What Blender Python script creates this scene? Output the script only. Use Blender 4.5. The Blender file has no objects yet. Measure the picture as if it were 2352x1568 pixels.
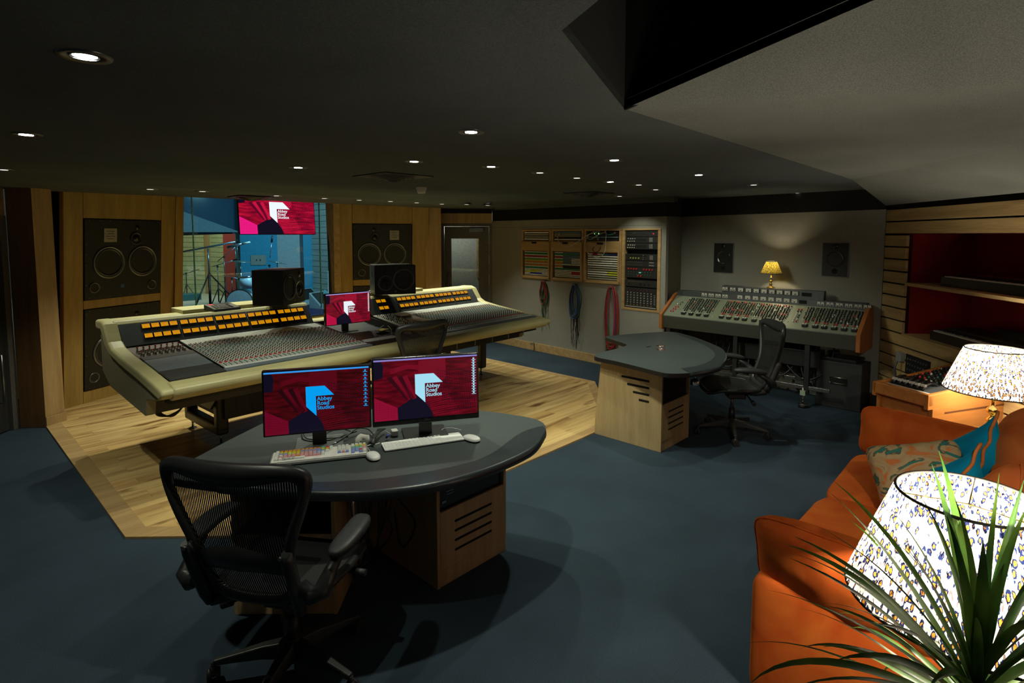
import bpy, math, random
from mathutils import Vector, Matrix, noise
random.seed(7)
SC = bpy.context.scene
COL = SC.collection
R = math.radians
# ---------------------------------------------------------------- camera (wide lens, slight tilt down, lens shift)
FPX, PCX, PCY, TP, CH = 1300., 1176., 640., 0.0771, 1.85
PITCH = math.atan(TP); HEAD = R(43.3)
cam_d = bpy.data.cameras.new('camera'); cam = bpy.data.objects.new('camera', cam_d); COL.objects.link(cam)
cam_d.sensor_width = 36.; cam_d.lens = 36. * FPX / 2352.
cam_d.shift_x = 0.; cam_d.shift_y = (PCY - 784.) / 2352.
cam_d.clip_start = .05; cam_d.clip_end = 60
cam.location = (0, 0, CH); cam.rotation_euler = (math.pi/2 - PITCH, 0, HEAD - math.pi/2)
SC.camera = cam
# ---------------------------------------------------------------- world, view
w = bpy.data.worlds.new('world'); SC.world = w; w.use_nodes = True
w.node_tree.nodes['Background'].inputs[0].default_value = (.55, .66, .58, 1)
w.node_tree.nodes['Background'].inputs[1].default_value = .042
SC.view_settings.view_transform = 'Standard'; SC.view_settings.look = 'None'
SC.view_settings.gamma = 1.; SC.view_settings.use_curve_mapping = False
SC.view_settings.exposure = 0.0
SC.cycles.max_bounces = 8; SC.cycles.transparent_max_bounces = 24
SC.cycles.sample_clamp_indirect = 8.0
SC.cycles.caustics_reflective = False; SC.cycles.caustics_refractive = False
SPOT_W = 50.      # power of one ceiling downlight
BLUE_W = 165.     # live room stage light
LAMP_W = 46.      # bulb of the big table lamps
# ---------------------------------------------------------------- measuring helpers (room in metres)
_fx, _fy = math.cos(HEAD), math.sin(HEAD); _rx, _ry = math.sin(HEAD), -math.cos(HEAD)
_cp, _sp = math.cos(PITCH), math.sin(PITCH)
def ray(px, py):
    a = (px-PCX)/FPX; b = -(py-PCY)/FPX; f = _cp + b*_sp; u = -_sp + b*_cp
    return Vector((_rx*a+_fx*f, _ry*a+_fy*f, u))
def P(px, py, z=0.):
    d = ray(px, py); t = (z-CH)/d.z
    return Vector((d.x*t, d.y*t, z))
def W(px, py, a, b):
    d = ray(px, py); ex, ey = b[0]-a[0], b[1]-a[1]
    t = (a[0]*ey-a[1]*ex)/(d.x*ey-d.y*ex)
    return Vector((d.x*t, d.y*t, CH+d.z*t))
def PL(px, py, o, n):
    d = ray(px, py); n = Vector(n); t = (Vector(o)-Vector((0, 0, CH))).dot(n)/d.dot(n)
    return Vector((0, 0, CH)) + d*t
# ---------------------------------------------------------------- materials
MATS = {}
def new_mat(name):
    m = bpy.data.materials.new(name); m.use_nodes = True; nt = m.node_tree
    return m, nt, nt.nodes['Principled BSDF']
def setp(b, **k):
    names = dict(col='Base Color', rough='Roughness', metal='Metallic', emis='Emission Color', es='Emission Strength', trans='Transmission Weight', coat='Coat Weight', spec='Specular IOR Level', sheen='Sheen Weight', alpha='Alpha')
    for a, v in k.items():
        if a in ('col', 'emis'): v = tuple(v)+(1,)
        b.inputs[names[a]].default_value = v
def plain(name, col, rough=.5, metal=0., var=.12, scale=30., bump=0., **k):
    "one colour with a slight procedural mottling"
    if name in MATS: return MATS[name]
    m, nt, b = new_mat(name); setp(b, rough=rough, metal=metal, **k); N = nt.nodes; L = nt.links
    tc = N.new('ShaderNodeTexCoord'); nz = N.new('ShaderNodeTexNoise'); nz.inputs['Scale'].default_value = scale; nz.inputs['Detail'].default_value = 3
    L.new(tc.outputs['Object'], nz.inputs['Vector'])
    rp = N.new('ShaderNodeValToRGB'); rp.color_ramp.elements[0].position = .3; rp.color_ramp.elements[1].position = .7
    rp.color_ramp.elements[0].color = tuple(c*(1-var) for c in col)+(1,); rp.color_ramp.elements[1].color = tuple(min(1, c*(1+var)) for c in col)+(1,)
    L.new(nz.outputs['Fac'], rp.inputs[0]); L.new(rp.outputs[0], b.inputs['Base Color'])
    if bump:
        bp = N.new('ShaderNodeBump'); bp.inputs['Strength'].default_value = bump; bp.inputs['Distance'].default_value = .002
        L.new(nz.outputs['Fac'], bp.inputs['Height']); L.new(bp.outputs[0], b.inputs['Normal'])
    MATS[name] = m; return m
def emit(name, col, s):
    if name in MATS: return MATS[name]
    m, nt, b = new_mat(name); setp(b, col=(0, 0, 0), emis=col, es=s, rough=.4); MATS[name] = m; return m
def wood(name, c1, c2, axis=0, scale=1., rough=.45, rot=0.):
    "grain stretched along one object axis (0 x, 1 y, 2 z)"
    if name in MATS: return MATS[name]
    m, nt, b = new_mat(name); setp(b, rough=rough); N = nt.nodes; L = nt.links
    tc = N.new('ShaderNodeTexCoord'); mp = N.new('ShaderNodeMapping'); s = [14*scale]*3; s[axis] = .9*scale; mp.inputs['Scale'].default_value = s
    mr = N.new('ShaderNodeMapping'); mr.inputs['Rotation'].default_value = (0, 0, rot); L.new(tc.outputs['Object'], mr.inputs[0]); L.new(mr.outputs[0], mp.inputs[0])
    n1 = N.new('ShaderNodeTexNoise'); n1.inputs['Scale'].default_value = 1.; n1.inputs['Detail'].default_value = 5; n1.inputs['Distortion'].default_value = .6
    n2 = N.new('ShaderNodeTexNoise'); n2.inputs['Scale'].default_value = 6.; n2.inputs['Detail'].default_value = 4
    L.new(mp.outputs[0], n1.inputs[0]); L.new(mp.outputs[0], n2.inputs[0])
    mx = N.new('ShaderNodeMix'); mx.inputs[0].default_value = .35; L.new(n1.outputs[0], mx.inputs[2]); L.new(n2.outputs[0], mx.inputs[3])
    rp = N.new('ShaderNodeValToRGB'); e = rp.color_ramp.elements; e[0].position = .36; e[0].color = c1+(1,); e[1].position = .62; e[1].color = c2+(1,)
    L.new(mx.outputs[0], rp.inputs[0]); L.new(rp.outputs[0], b.inputs['Base Color'])
    MATS[name] = m; return m
def weave(name, col, rough=.9, s=420., var=.3, bump=.3):
    "woven cloth or short carpet pile"
    if name in MATS: return MATS[name]
    m, nt, b = new_mat(name); setp(b, rough=rough, spec=.15); N = nt.nodes; L = nt.links
    tc = N.new('ShaderNodeTexCoord'); n1 = N.new('ShaderNodeTexNoise'); n1.inputs['Scale'].default_value = s; n1.inputs['Detail'].default_value = 2
    n2 = N.new('ShaderNodeTexNoise'); n2.inputs['Scale'].default_value = 2.2; n2.inputs['Detail'].default_value = 5
    L.new(tc.outputs['Object'], n1.inputs[0]); L.new(tc.outputs['Object'], n2.inputs[0])
    mx = N.new('ShaderNodeMix'); mx.inputs[0].default_value = .3; L.new(n1.outputs[0], mx.inputs[2]); L.new(n2.outputs[0], mx.inputs[3])
    rp = N.new('ShaderNodeValToRGB'); e = rp.color_ramp.elements; e[0].position = .3; e[1].position = .7
    e[0].color = tuple(c*(1-var) for c in col)+(1,); e[1].color = tuple(c*(1+var) for c in col)+(1,)
    L.new(mx.outputs[0], rp.inputs[0]); L.new(rp.outputs[0], b.inputs['Base Color'])
    bp = N.new('ShaderNodeBump'); bp.inputs['Strength'].default_value = bump; bp.inputs['Distance'].default_value = .003
    L.new(n1.outputs[0], bp.inputs['Height']); L.new(bp.outputs[0], b.inputs['Normal'])
    MATS[name] = m; return m
def velvet(name, c1, c2):
    m, nt, b = new_mat(name); setp(b, rough=.75, spec=.2, sheen=.5); N = nt.nodes; L = nt.links
    b.inputs['Sheen Tint'].default_value = tuple(c2)+(1,); b.inputs['Sheen Roughness'].default_value = .4
    tc = N.new('ShaderNodeTexCoord'); n2 = N.new('ShaderNodeTexNoise'); n2.inputs['Scale'].default_value = 5.; n2.inputs['Detail'].default_value = 6; n2.inputs['Distortion'].default_value = .8
    L.new(tc.outputs['Object'], n2.inputs[0]); rp = N.new('ShaderNodeValToRGB'); e = rp.color_ramp.elements
    e[0].position = .35; e[0].color = c1+(1,); e[1].position = .7; e[1].color = c2+(1,)
    L.new(n2.outputs[0], rp.inputs[0]); L.new(rp.outputs[0], b.inputs['Base Color'])
    bp = N.new('ShaderNodeBump'); bp.inputs['Strength'].default_value = .35; bp.inputs['Distance'].default_value = .012
    L.new(n2.outputs[0], bp.inputs['Height']); L.new(bp.outputs[0], b.inputs['Normal']); MATS[name] = m; return m
def glass_mat(name, tint, refl=1.):
    m, nt, b = new_mat(name); N = nt.nodes; L = nt.links; N.remove(b)
    t = N.new('ShaderNodeBsdfTransparent'); t.inputs[0].default_value = tint+(1,); g = N.new('ShaderNodeBsdfGlossy'); g.inputs['Roughness'].default_value = .01
    fr = N.new('ShaderNodeFresnel'); fr.inputs[0].default_value = 1.45; mx = N.new('ShaderNodeMixShader'); mu = N.new('ShaderNodeMath'); mu.operation = 'MULTIPLY'; mu.inputs[1].default_value = refl
    L.new(fr.outputs[0], mu.inputs[0]); L.new(mu.outputs[0], mx.inputs[0]); L.new(t.outputs[0], mx.inputs[1]); L.new(g.outputs[0], mx.inputs[2])
    L.new(mx.outputs[0], N['Material Output'].inputs[0]); MATS[name] = m; return m
def plank_mat():
    m, nt, b = new_mat('oak planks'); setp(b, rough=.28, spec=.5); N = nt.nodes; L = nt.links
    tc = N.new('ShaderNodeTexCoord')
    br = N.new('ShaderNodeTexBrick'); br.offset = .37; br.inputs['Color1'].default_value = (.30, .30, .30, 1); br.inputs['Color2'].default_value = (.75, .75, .75, 1)
    br.inputs['Mortar'].default_value = (0, 0, 0, 1); br.inputs['Scale'].default_value = 1.; br.inputs['Mortar Size'].default_value = .0012
    br.inputs['Brick Width'].default_value = 1.7; br.inputs['Row Height'].default_value = .15; br.inputs['Bias'].default_value = 0
    mp0 = N.new('ShaderNodeMapping'); mp0.inputs['Rotation'].default_value = (0, 0, 0); L.new(tc.outputs['Object'], mp0.inputs[0]); L.new(mp0.outputs[0], br.inputs[0])
    mp = N.new('ShaderNodeMapping'); mp.inputs['Scale'].default_value = (.8, 9, 9); L.new(tc.outputs['Object'], mp.inputs[0])
    ad = N.new('ShaderNodeVectorMath'); ad.operation = 'ADD'; sc = N.new('ShaderNodeVectorMath'); sc.operation = 'SCALE'; sc.inputs['Scale'].default_value = 9.
    L.new(br.outputs['Color'], sc.inputs[0]); L.new(mp.outputs[0], ad.inputs[0]); L.new(sc.outputs[0], ad.inputs[1])
    n1 = N.new('ShaderNodeTexNoise'); n1.inputs['Scale'].default_value = 1.; n1.inputs['Detail'].default_value = 6; n1.inputs['Distortion'].default_value = 1.; L.new(ad.outputs[0], n1.inputs[0])
    rp = N.new('ShaderNodeValToRGB'); e = rp.color_ramp.elements; e[0].position = .30; e[0].color = (.27, .14, .045, 1); e[1].position = .62; e[1].color = (.70, .47, .19, 1)
    e2 = rp.color_ramp.elements.new(.45); e2.color = (.52, .33, .13, 1); L.new(n1.outputs[0], rp.inputs[0])
    mp2 = N.new('ShaderNodeMapping'); mp2.inputs['Scale'].default_value = (1.7, 7, 9); L.new(tc.outputs['Object'], mp2.inputs[0])
    n2 = N.new('ShaderNodeTexNoise'); n2.inputs['Scale'].default_value = 1.; n2.inputs['Detail'].default_value = 3; L.new(mp2.outputs[0], n2.inputs[0])
    r2 = N.new('ShaderNodeValToRGB'); r2.color_ramp.elements[0].position = .61; r2.color_ramp.elements[0].color = (1, 1, 1, 1); r2.color_ramp.elements[1].position = .70; r2.color_ramp.elements[1].color = (.30, .22, .15, 1); L.new(n2.outputs[0], r2.inputs[0])
    m1 = N.new('ShaderNodeMix'); m1.data_type = 'RGBA'; m1.blend_type = 'MULTIPLY'; m1.inputs[0].default_value = 1.; L.new(rp.outputs[0], m1.inputs[6]); L.new(r2.outputs[0], m1.inputs[7])
    m2 = N.new('ShaderNodeMix'); m2.data_type = 'RGBA'; m2.blend_type = 'SOFT_LIGHT'; m2.inputs[0].default_value = .55; L.new(m1.outputs[2], m2.inputs[6]); L.new(br.outputs['Color'], m2.inputs[7])
    L.new(m2.outputs[2], b.inputs['Base Color']); MATS['oak planks'] = m; return m
def shade_mat(name, spot, line, ground, sc, tr=.42):
    "pleated printed lampshade cloth; light comes through it"
    m, nt, b = new_mat(name); N = nt.nodes; L = nt.links; N.remove(b)
    tc = N.new('ShaderNodeTexCoord'); mp = N.new('ShaderNodeMapping'); mp.inputs['Scale'].default_value = (sc, sc, sc*.36); L.new(tc.outputs['Object'], mp.inputs[0])
    v = N.new('ShaderNodeTexVoronoi'); v.inputs['Scale'].default_value = 1.; v.inputs['Randomness'].default_value = .9; L.new(mp.outputs[0], v.inputs[0])
    nz = N.new('ShaderNodeTexNoise'); nz.inputs['Scale'].default_value = 2.6; nz.inputs['Detail'].default_value = 3; L.new(mp.outputs[0], nz.inputs[0])
    ad = N.new('ShaderNodeMath'); ad.operation = 'MULTIPLY_ADD'; ad.inputs[1].default_value = .55; L.new(nz.outputs[0], ad.inputs[0]); L.new(v.outputs['Distance'], ad.inputs[2])
    rp = N.new('ShaderNodeValToRGB'); rp.color_ramp.interpolation = 'EASE'; e = rp.color_ramp.elements; e[0].position = .50; e[0].color = spot+(1,)
    e[1].position = .56; e[1].color = line+(1,); x = e.new(.70); x.color = line+(1,); x = e.new(.75); x.color = ground+(1,); L.new(ad.outputs[0], rp.inputs[0])
    m2 = N.new('ShaderNodeMapping'); m2.inputs['Scale'].default_value = (sc*1.7, sc*1.7, sc*.12); L.new(tc.outputs['Object'], m2.inputs[0]); n3 = N.new('ShaderNodeTexNoise'); n3.inputs['Scale'].default_value = 1.; n3.inputs['Detail'].default_value = 2; L.new(m2.outputs[0], n3.inputs[0])
    r3 = N.new('ShaderNodeValToRGB'); r3.color_ramp.elements[0].position = .57; r3.color_ramp.elements[0].color = (1, 1, 1, 1); r3.color_ramp.elements[1].position = .64; r3.color_ramp.elements[1].color = (.20, .15, .16, 1); L.new(n3.outputs[0], r3.inputs[0])
    mm = N.new('ShaderNodeMix'); mm.data_type = 'RGBA'; mm.blend_type = 'MULTIPLY'; mm.inputs[0].default_value = 1.; L.new(rp.outputs[0], mm.inputs[6]); L.new(r3.outputs[0], mm.inputs[7])
    class _o: outputs = [mm.outputs[2]]
    rp = _o
    d = N.new('ShaderNodeBsdfDiffuse'); t = N.new('ShaderNodeBsdfTranslucent'); mx = N.new('ShaderNodeMixShader'); mx.inputs[0].default_value = tr
    L.new(rp.outputs[0], d.inputs[0]); L.new(rp.outputs[0], t.inputs[0]); L.new(d.outputs[0], mx.inputs[1]); L.new(t.outputs[0], mx.inputs[2]); L.new(mx.outputs[0], N['Material Output'].inputs[0])
    MATS[name] = m; return m
M = dict(
 carpet=weave('blue carpet', (.029, .045, .063), s=260, var=.45), ceil=weave('charcoal ceiling cloth', (.085, .098, .096), s=240, var=.3),
 panelcloth=weave('grey ceiling panel cloth', (.175, .185, .165), s=230, var=.35),
 wallcloth=weave('taupe wall cloth', (.265, .255, .22), s=150, var=.16), black=plain('black felt', (.004, .004, .004), .95), planks=plank_mat(),
 oakx=wood('oak along x', (.36, .22, .09), (.52, .34, .15), 0), oakz=wood('oak upright grain', (.36, .225, .095), (.50, .33, .15), 2),
 baffle=wood('baffle veneer', (.33, .21, .055), (.45, .30, .085), 2, .7, .35), slat=wood('pale slat wood', (.38, .25, .10), (.58, .41, .18), 0, 1., .45, -math.atan2(.606, .796)),
 pedwood=wood('desk pedestal veneer', (.44, .28, .13), (.56, .38, .19), 2, 1.4, .5), pedoak=wood('pale pedestal veneer', (.46, .32, .15), (.58, .42, .21), 2, 1.4, .5),
 cherry=wood('cherry wood', (.36, .13, .028), (.50, .19, .045), 0, 1., .3), teak=wood('teak end cheek', (.32, .10, .025), (.42, .15, .04), 2, 1., .4),
 cream=plain('cream console padding', (.50, .45, .22), .45, var=.06, scale=8), greybrown=plain('console side panel', (.25, .225, .14), .5),
 cgrey=plain('console graphite panel', (.042, .046, .047), .42), cblue=plain('console slate panel', (.135, .165, .185), .4), strip=plain('channel strip metal', (.47, .48, .42), .4, .0),
 white=plain('white plastic', (.72, .72, .70), .35, var=.03), offwhite=plain('off white strip', (.62, .60, .56), .5), dark=plain('black plastic', (.012, .012, .012), .42), darkg=plain('dark grey plastic', (.019, .020, .020), .4),
 satin=plain('satin black', (.014, .014, .015), .25), spk=plain('speaker black', (.006, .0062, .006), .5), cone=plain('speaker cone', (.030, .032, .032), .16), rubber=plain('rubber', (.02, .02, .021), .55),
 chrome=plain('chrome', (.75, .75, .76), .08, 1., var=.02), steel=plain('brushed steel', (.38, .38, .37), .3, 1.), brass=plain('brass', (.75, .55, .18), .18, 1., var=.05), gunmetal=plain('gunmetal', (.17, .17, .165), .32, .7),
 desk=plain('grey desk laminate', (.042, .053, .053), .42, var=.04), pad=plain('dark leather edge', (.020, .026, .030), .34, bump=.15), green=plain('grey green panel paint', (.19, .215, .15), .45, var=.05),
 red=plain('red cap', (.55, .03, .03), .4), greenk=plain('green cap', (.03, .17, .13), .4), bluek=plain('blue cap', (.08, .20, .30), .4), whitek=plain('white cap', (.70, .70, .62), .4),
 niche=weave('dark red cloth', (.20, .010, .010), s=200, var=.15), orange=velvet('orange velvet', (.50, .075, .008), (.66, .15, .02)), blue=velvet('turquoise velvet', (.0, .24, .45), (.0, .38, .60)), orange2=velvet('rust velvet', (.50, .10, .02), (.66, .19, .045)),
 piping=plain('orange piping', (.62, .17, .03), .6), glass=glass_mat('window glass', (.93, .97, .97), 1.0), dglass=glass_mat('door glass', (.75, .8, .8), 1.), leaf=None,
 doorg=plain('grey door paint', (.13, .12, .105), .5), alu=plain('aluminium edge', (.5, .48, .42), .35, .9), meter=emit('lit yellow meter face', (1., .40, .0), .62), paper=plain('paper label', (.36, .34, .28), .7),
 bulb=emit('lit downlight', (1., .95, .82), 30.), dimbulb=emit('dimmed downlight', (1., .95, .82), 1.5), cable=plain('black cable', (.01, .01, .01), .45), wcable=plain('white cable', (.55, .55, .52), .45),
 tealc=plain('teal cable', (.02, .30, .26), .45), redc=plain('red cable', (.42, .02, .025), .45), bluec=plain('blue cable', (.02, .08, .34), .45), greenc=plain('green cable', (.02, .15, .06), .45), brownc=plain('maroon cable', (.13, .02, .02), .5),
 acry=plain('clear grey plastic', (.25, .25, .24), .2), olive=plain('brass table top', (.36, .31, .12), .25, .6), concrete=plain('plain blue wall', (.05, .33, .46), .6))
# ---------------------------------------------------------------- mesh builder
class MB:
    def __init__(s): s.v = []; s.f = []; s.mi = []; s.sm = []; s.mats = []
    def mat(s, m):
        if isinstance(m, str): m = M[m]
        if m not in s.mats: s.mats.append(m)
        return s.mats.index(m)
    def add(s, vs, fs, m, sm=False):
        o = len(s.v); k = s.mat(m); s.v += [tuple(v) for v in vs]
        for f in fs: s.f.append([i+o for i in f]); s.mi.append(k); s.sm.append(sm)
        return s
    def hexa(s, b, t, m):
        return s.add(list(b)+list(t), [(3, 2, 1, 0), (4, 5, 6, 7), (0, 1, 5, 4), (1, 2, 6, 5), (2, 3, 7, 6), (3, 0, 4, 7)], m)
    def box(s, c, d, m, T=None):
        x, y, z = (k/2 for k in d); vs = [Vector((a*x, b*y, g*z)) for g in (-1, 1) for a, b in ((-1, -1), (1, -1), (1, 1), (-1, 1))]
        if T is not None: vs = [T @ v for v in vs]
        vs = [v+Vector(c) for v in vs]
        return s.hexa(vs[:4], vs[4:], m)
    def prism(s, pts, h, m, caps=True):
        "pts: 3d polygon, h: extrusion vector"
        n = len(pts); h = Vector(h); a = [Vector(p) for p in pts]; b = [p+h for p in a]
        fs = [(i, (i+1) % n, n+(i+1) % n, n+i) for i in range(n)]
        if caps: fs += [tuple(range(n-1, -1, -1)), tuple(range(n, 2*n))]
        return s.add(a+b, fs, m)
    def poly(s, pts, z0, z1, m): return s.prism([(p[0], p[1], z0) for p in pts], (0, 0, z1-z0), m)
    def quad(s, pts, m): return s.add(pts, [tuple(range(len(pts)))], m)
    def tube(s, pts, r, m, n=8, closed=False, flat=1.):
        pts = [Vector(p) for p in pts]; k = len(pts); rs = r if isinstance(r, (list, tuple)) else [r]*k; vs = []; up0 = None
        for i, p in enumerate(pts):
            a = pts[(i-1) % k] if (closed or i) else p; b = pts[(i+1) % k] if (closed or i < k-1) else p
            t = (b-a); t = t.normalized() if t.length > 1e-9 else Vector((0, 0, 1))
            if up0 is None: up0 = Vector((0, 0, 1)) if abs(t.z) < .9 else Vector((1, 0, 0))
            u = t.cross(up0); u = u.normalized() if u.length > 1e-6 else t.orthogonal().normalized(); w_ = u.cross(t).normalized(); up0 = w_
            for j in range(n):
                an = 2*math.pi*j/n; vs.append(p+(u*math.cos(an)+w_*math.sin(an)*flat)*rs[i])
        fs = []
        for i in range(k if closed else k-1):
            for j in range(n): i2 = (i+1) % k; fs.append((i*n+j, i*n+(j+1) % n, i2*n+(j+1) % n, i2*n+j))
        s.add(vs, fs, m, True)
        if not closed:
            o = len(s.v)-len(vs)
            for base, rev in ((0, True), ((k-1)*n, False)):
                q = [o+base+j for j in range(n)]; s.f.append(q[::-1] if rev else q); s.mi.append(s.mat(m)); s.sm.append(False)
        return s
    def cyl(s, a, b, r, m, r2=None, n=16): return s.tube([a, b], [r, r if r2 is None else r2], m, n)
    def lathe(s, prof, m, o=(0, 0, 0), T=None, n=24, mod=None):
        vs = []; o = Vector(o)
        for r, z in prof:
            for j in range(n):
                a = 2*math.pi*j/n; rr = r*(mod(a) if mod else 1); v = Vector((rr*math.cos(a), rr*math.sin(a), z))
                if T is not None: v = T @ v
                vs.append(v+o)
        fs = [(i*n+j, i*n+(j+1) % n, (i+1)*n+(j+1) % n, (i+1)*n+j) for i in range(len(prof)-1) for j in range(n)]
        return s.add(vs, fs, m, True)
    def ball(s, c, r, m, n=12, T=None):
        if not isinstance(r, (list, tuple)): r = (r, r, r)
        k = n//2; pr = [(math.sin(math.pi*i/k), -math.cos(math.pi*i/k)) for i in range(k+1)]; vs = []
        for q, z in pr:
            for j in range(n):
                v = Vector((q*math.cos(2*math.pi*j/n)*r[0], q*math.sin(2*math.pi*j/n)*r[1], z*r[2]))
                if T is not None: v = T @ v
                vs.append(v+Vector(c))
        return s.add(vs, [(i*n+j, i*n+(j+1) % n, (i+1)*n+(j+1) % n, (i+1)*n+j) for i in range(k) for j in range(n)], m, True)
    def grid(s, fn, nu, nv, m, sm=True, cu=False):
        vs = [fn(i/nu, j/nv) for j in range(nv+1) for i in range(nu+1)]
        return s.add(vs, [(j*(nu+1)+i, j*(nu+1)+i+1, (j+1)*(nu+1)+i+1, (j+1)*(nu+1)+i) for j in range(nv) for i in range(nu)], m, sm)
    def build(s, name, parent=None, bevel=0., seg=2, sub=0, **kw):
        me = bpy.data.meshes.new(name); me.from_pydata(s.v, [], s.f)
        for m in s.mats: me.materials.append(m)
        me.polygons.foreach_set('material_index', s.mi); me.polygons.foreach_set('use_smooth', s.sm); me.update()
        o = bpy.data.objects.new(name, me); COL.objects.link(o)
        if parent: o.parent = parent
        if bevel:
            b = o.modifiers.new('b', 'BEVEL'); b.width = bevel; b.segments = seg; b.limit_method = 'ANGLE'; b.angle_limit = R(40)
        if sub:
            b = o.modifiers.new('s', 'SUBSURF'); b.levels = sub; b.render_levels = sub
        tag(o, **kw); return o
def tag(o, label=None, cat=None, group=None, kind=None):
    if label: o['label'] = label
    if cat: o['category'] = cat
    if group: o['group'] = group
    if kind: o['kind'] = kind
    return o
def thing(name, label, cat, loc=(0, 0, 0), rz=0., group=None):
    o = bpy.data.objects.new(name, None); COL.objects.link(o); o.location = loc; o.rotation_euler = (0, 0, rz); o.empty_display_size = .1
    return tag(o, label, cat, group)
KIDS = {}
def kids(o): return [c for c in bpy.data.objects if c.parent == o]
def dup(o, parent=None, loc=None, rz=None, label=None, group=None):
    c = o.copy(); COL.objects.link(c); c.parent = parent
    for k in kids(o): dup(k, c)
    if loc is not None: c.location = loc
    if rz is not None: c.rotation_euler = (0, 0, rz)
    if label: c['label'] = label
    if group: c['group'] = group
    return c
def struct(name, mb, bevel=0.):
    return mb.build(name, kind='structure', bevel=bevel)
def rotz(a): return Matrix.Rotation(a, 3, 'Z')
def rotx(a): return Matrix.Rotation(a, 3, 'X')
def roty(a): return Matrix.Rotation(a, 3, 'Y')
def rrect(w_, d, r, n=5):
    pts = []
    for cx, cy, a0 in ((w_/2-r, d/2-r, 0), (-w_/2+r, d/2-r, 90), (-w_/2+r, -d/2+r, 180), (w_/2-r, -d/2+r, 270)):
        for i in range(n+1): a = R(a0+90*i/n); pts.append((cx+r*math.cos(a), cy+r*math.sin(a)))
    return pts
def round_poly(pts, rad, n=6):
    out = []; k = len(pts)
    for i in range(k):
        p = Vector(pts[i]); a = Vector(pts[i-1]); b = Vector(pts[(i+1) % k]); r = rad[i] if isinstance(rad, (list, tuple)) else rad
        if not r: out.append((p.x, p.y)); continue
        u = (a-p); v = (b-p); la, lb = u.length, v.length; u.normalize(); v.normalize(); t = min(r, la*.49, lb*.49)
        s0, s1 = p+u*t, p+v*t
        for j in range(n+1):
            q = j/n; w_ = s0*(1-q)**2+p*2*q*(1-q)+s1*q*q; out.append((w_.x, w_.y))
    return out
def spline(pts, n=6, closed=False):
    "Catmull-Rom through 2d/3d points"
    P_ = [Vector(p) for p in pts]; k = len(P_); out = []
    for i in range(k if closed else k-1):
        p0 = P_[(i-1) % k] if closed or i else P_[0]; p1 = P_[i]; p2 = P_[(i+1) % k]; p3 = P_[(i+2) % k] if closed or i < k-2 else P_[k-1]
        for j in range(n):
            t = j/n; out.append(.5*((2*p1)+(p2-p0)*t+(2*p0-5*p1+4*p2-p3)*t*t+(3*p1-p0-3*p2+p3)*t**3))
    if not closed: out.append(P_[-1])
    return out
# ================================================================ THE ROOM
CZ = 2.34
struct('floor', MB().poly([(-3.5, -2.5), (9, -2.5), (9, 8.4), (-3.5, 8.4)], -.06, 0, 'carpet'))
WF = [(.80, 7.25), (.80, 4.0), (1.80, 2.98), (4.62, 2.98), (5.82, 4.05), (5.82, 7.3), (4.7, 7.9), (2.2, 7.9)]
_in = [(.92, 7.10), (.92, 4.05), (1.85, 3.08), (4.58, 3.08), (5.73, 4.10), (5.73, 7.5), (4.7, 8.08), (2.2, 8.08), (1.0, 7.5), (.97, 7.15)]
struct('floor', MB().poly(_in, -.01, .012, 'planks'))
_t = MB()
for i in range(5):
    a, b, c, d = WF[i], WF[i+1], _in[i+1], _in[i]
    _t.poly([a, b, c, d], -.01, .014, M['oakx'])
struct('trim_1', _t)
# ---- ceiling
KP = .30                                    # the grey panel rises towards the back of the room
pn = Vector((0, -KP, -1)).normalized(); po = (2, 1.25, CZ)
c0 = P(1434, 250, CZ); c1 = P(1290, 70, CZ); c2 = P(1375, 0, CZ); c3 = c1+(c2-c1)*12
struct('ceiling', MB().poly([(-3.5, 7.28), (-3.5, -2.5), (c3.x, -2.5), (c2.x, c2.y), (c1.x, c1.y), (c0.x, c0.y), (5.35, 1.28), (7.6, 1.28), (7.6, 7.28)], CZ, CZ+.03, 'ceil'))
e1 = PL(2050, 0, po, pn); e1 = c0+(e1-c0)*2.6
def onp(x, y): return Vector((x, y, CZ+KP*(1.25-y)))
FA = Vector((5.75, 1.28, CZ)); FB = Vector((5.75-3.4*.796, 1.28-3.4*.606, CZ+.02)); FC = Vector((7.06, 1.25, 2.16)); FD = Vector((7.06-3.6*.796, 1.25-3.6*.606, 2.16))
E2 = onp(e1.x, e1.y); FE = Vector((2.2, -2.2, 3.2))
pc_ = MB(); pc_.add([c0, FA, FB, FE, E2], [(0, 1, 2), (0, 2, 3), (0, 3, 4)], 'panelcloth'); _u = Vector((0, 0, .035)); pc_.add([c0+_u, FA+_u, FB+_u, FE+_u, E2+_u, c0, E2], [(0, 2, 1), (0, 3, 2), (0, 4, 3), (5, 6, 4, 0)], 'dark'); struct('ceiling', pc_)
struct('ceiling', MB().prism([FA, FC, FD, FB], (0, 0, .03), 'panelcloth'))
vb = MB(); vb.quad([(-2.5, -4.6, 3.05), (5, -4.6, 3.05), (5, 1.3, 3.05), (-2.5, 1.3, 3.05)], 'black').quad([(5, -4.6, 2.3), (5, -4.6, 3.05), (-2.5, -4.6, 3.05), (-2.5, -4.6, 2.3)], 'black').quad([c0+Vector((0, 0, .01)), E2+Vector((0, 0, .03)), E2+Vector((0, 0, 1)), c0+Vector((0, 0, .72))], 'black')
for a, b in ((c0, c1), (c1, c3)): vb.quad([a, b, b+Vector((0, 0, .72)), a+Vector((0, 0, .72))], 'black')
struct('ceiling', vb)
struct('trim_2', MB().tube([c0+Vector((0, 0, .0)), e1+Vector((0, 0, .0))], .008, 'dark', 6))
SZ = 2.29
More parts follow.
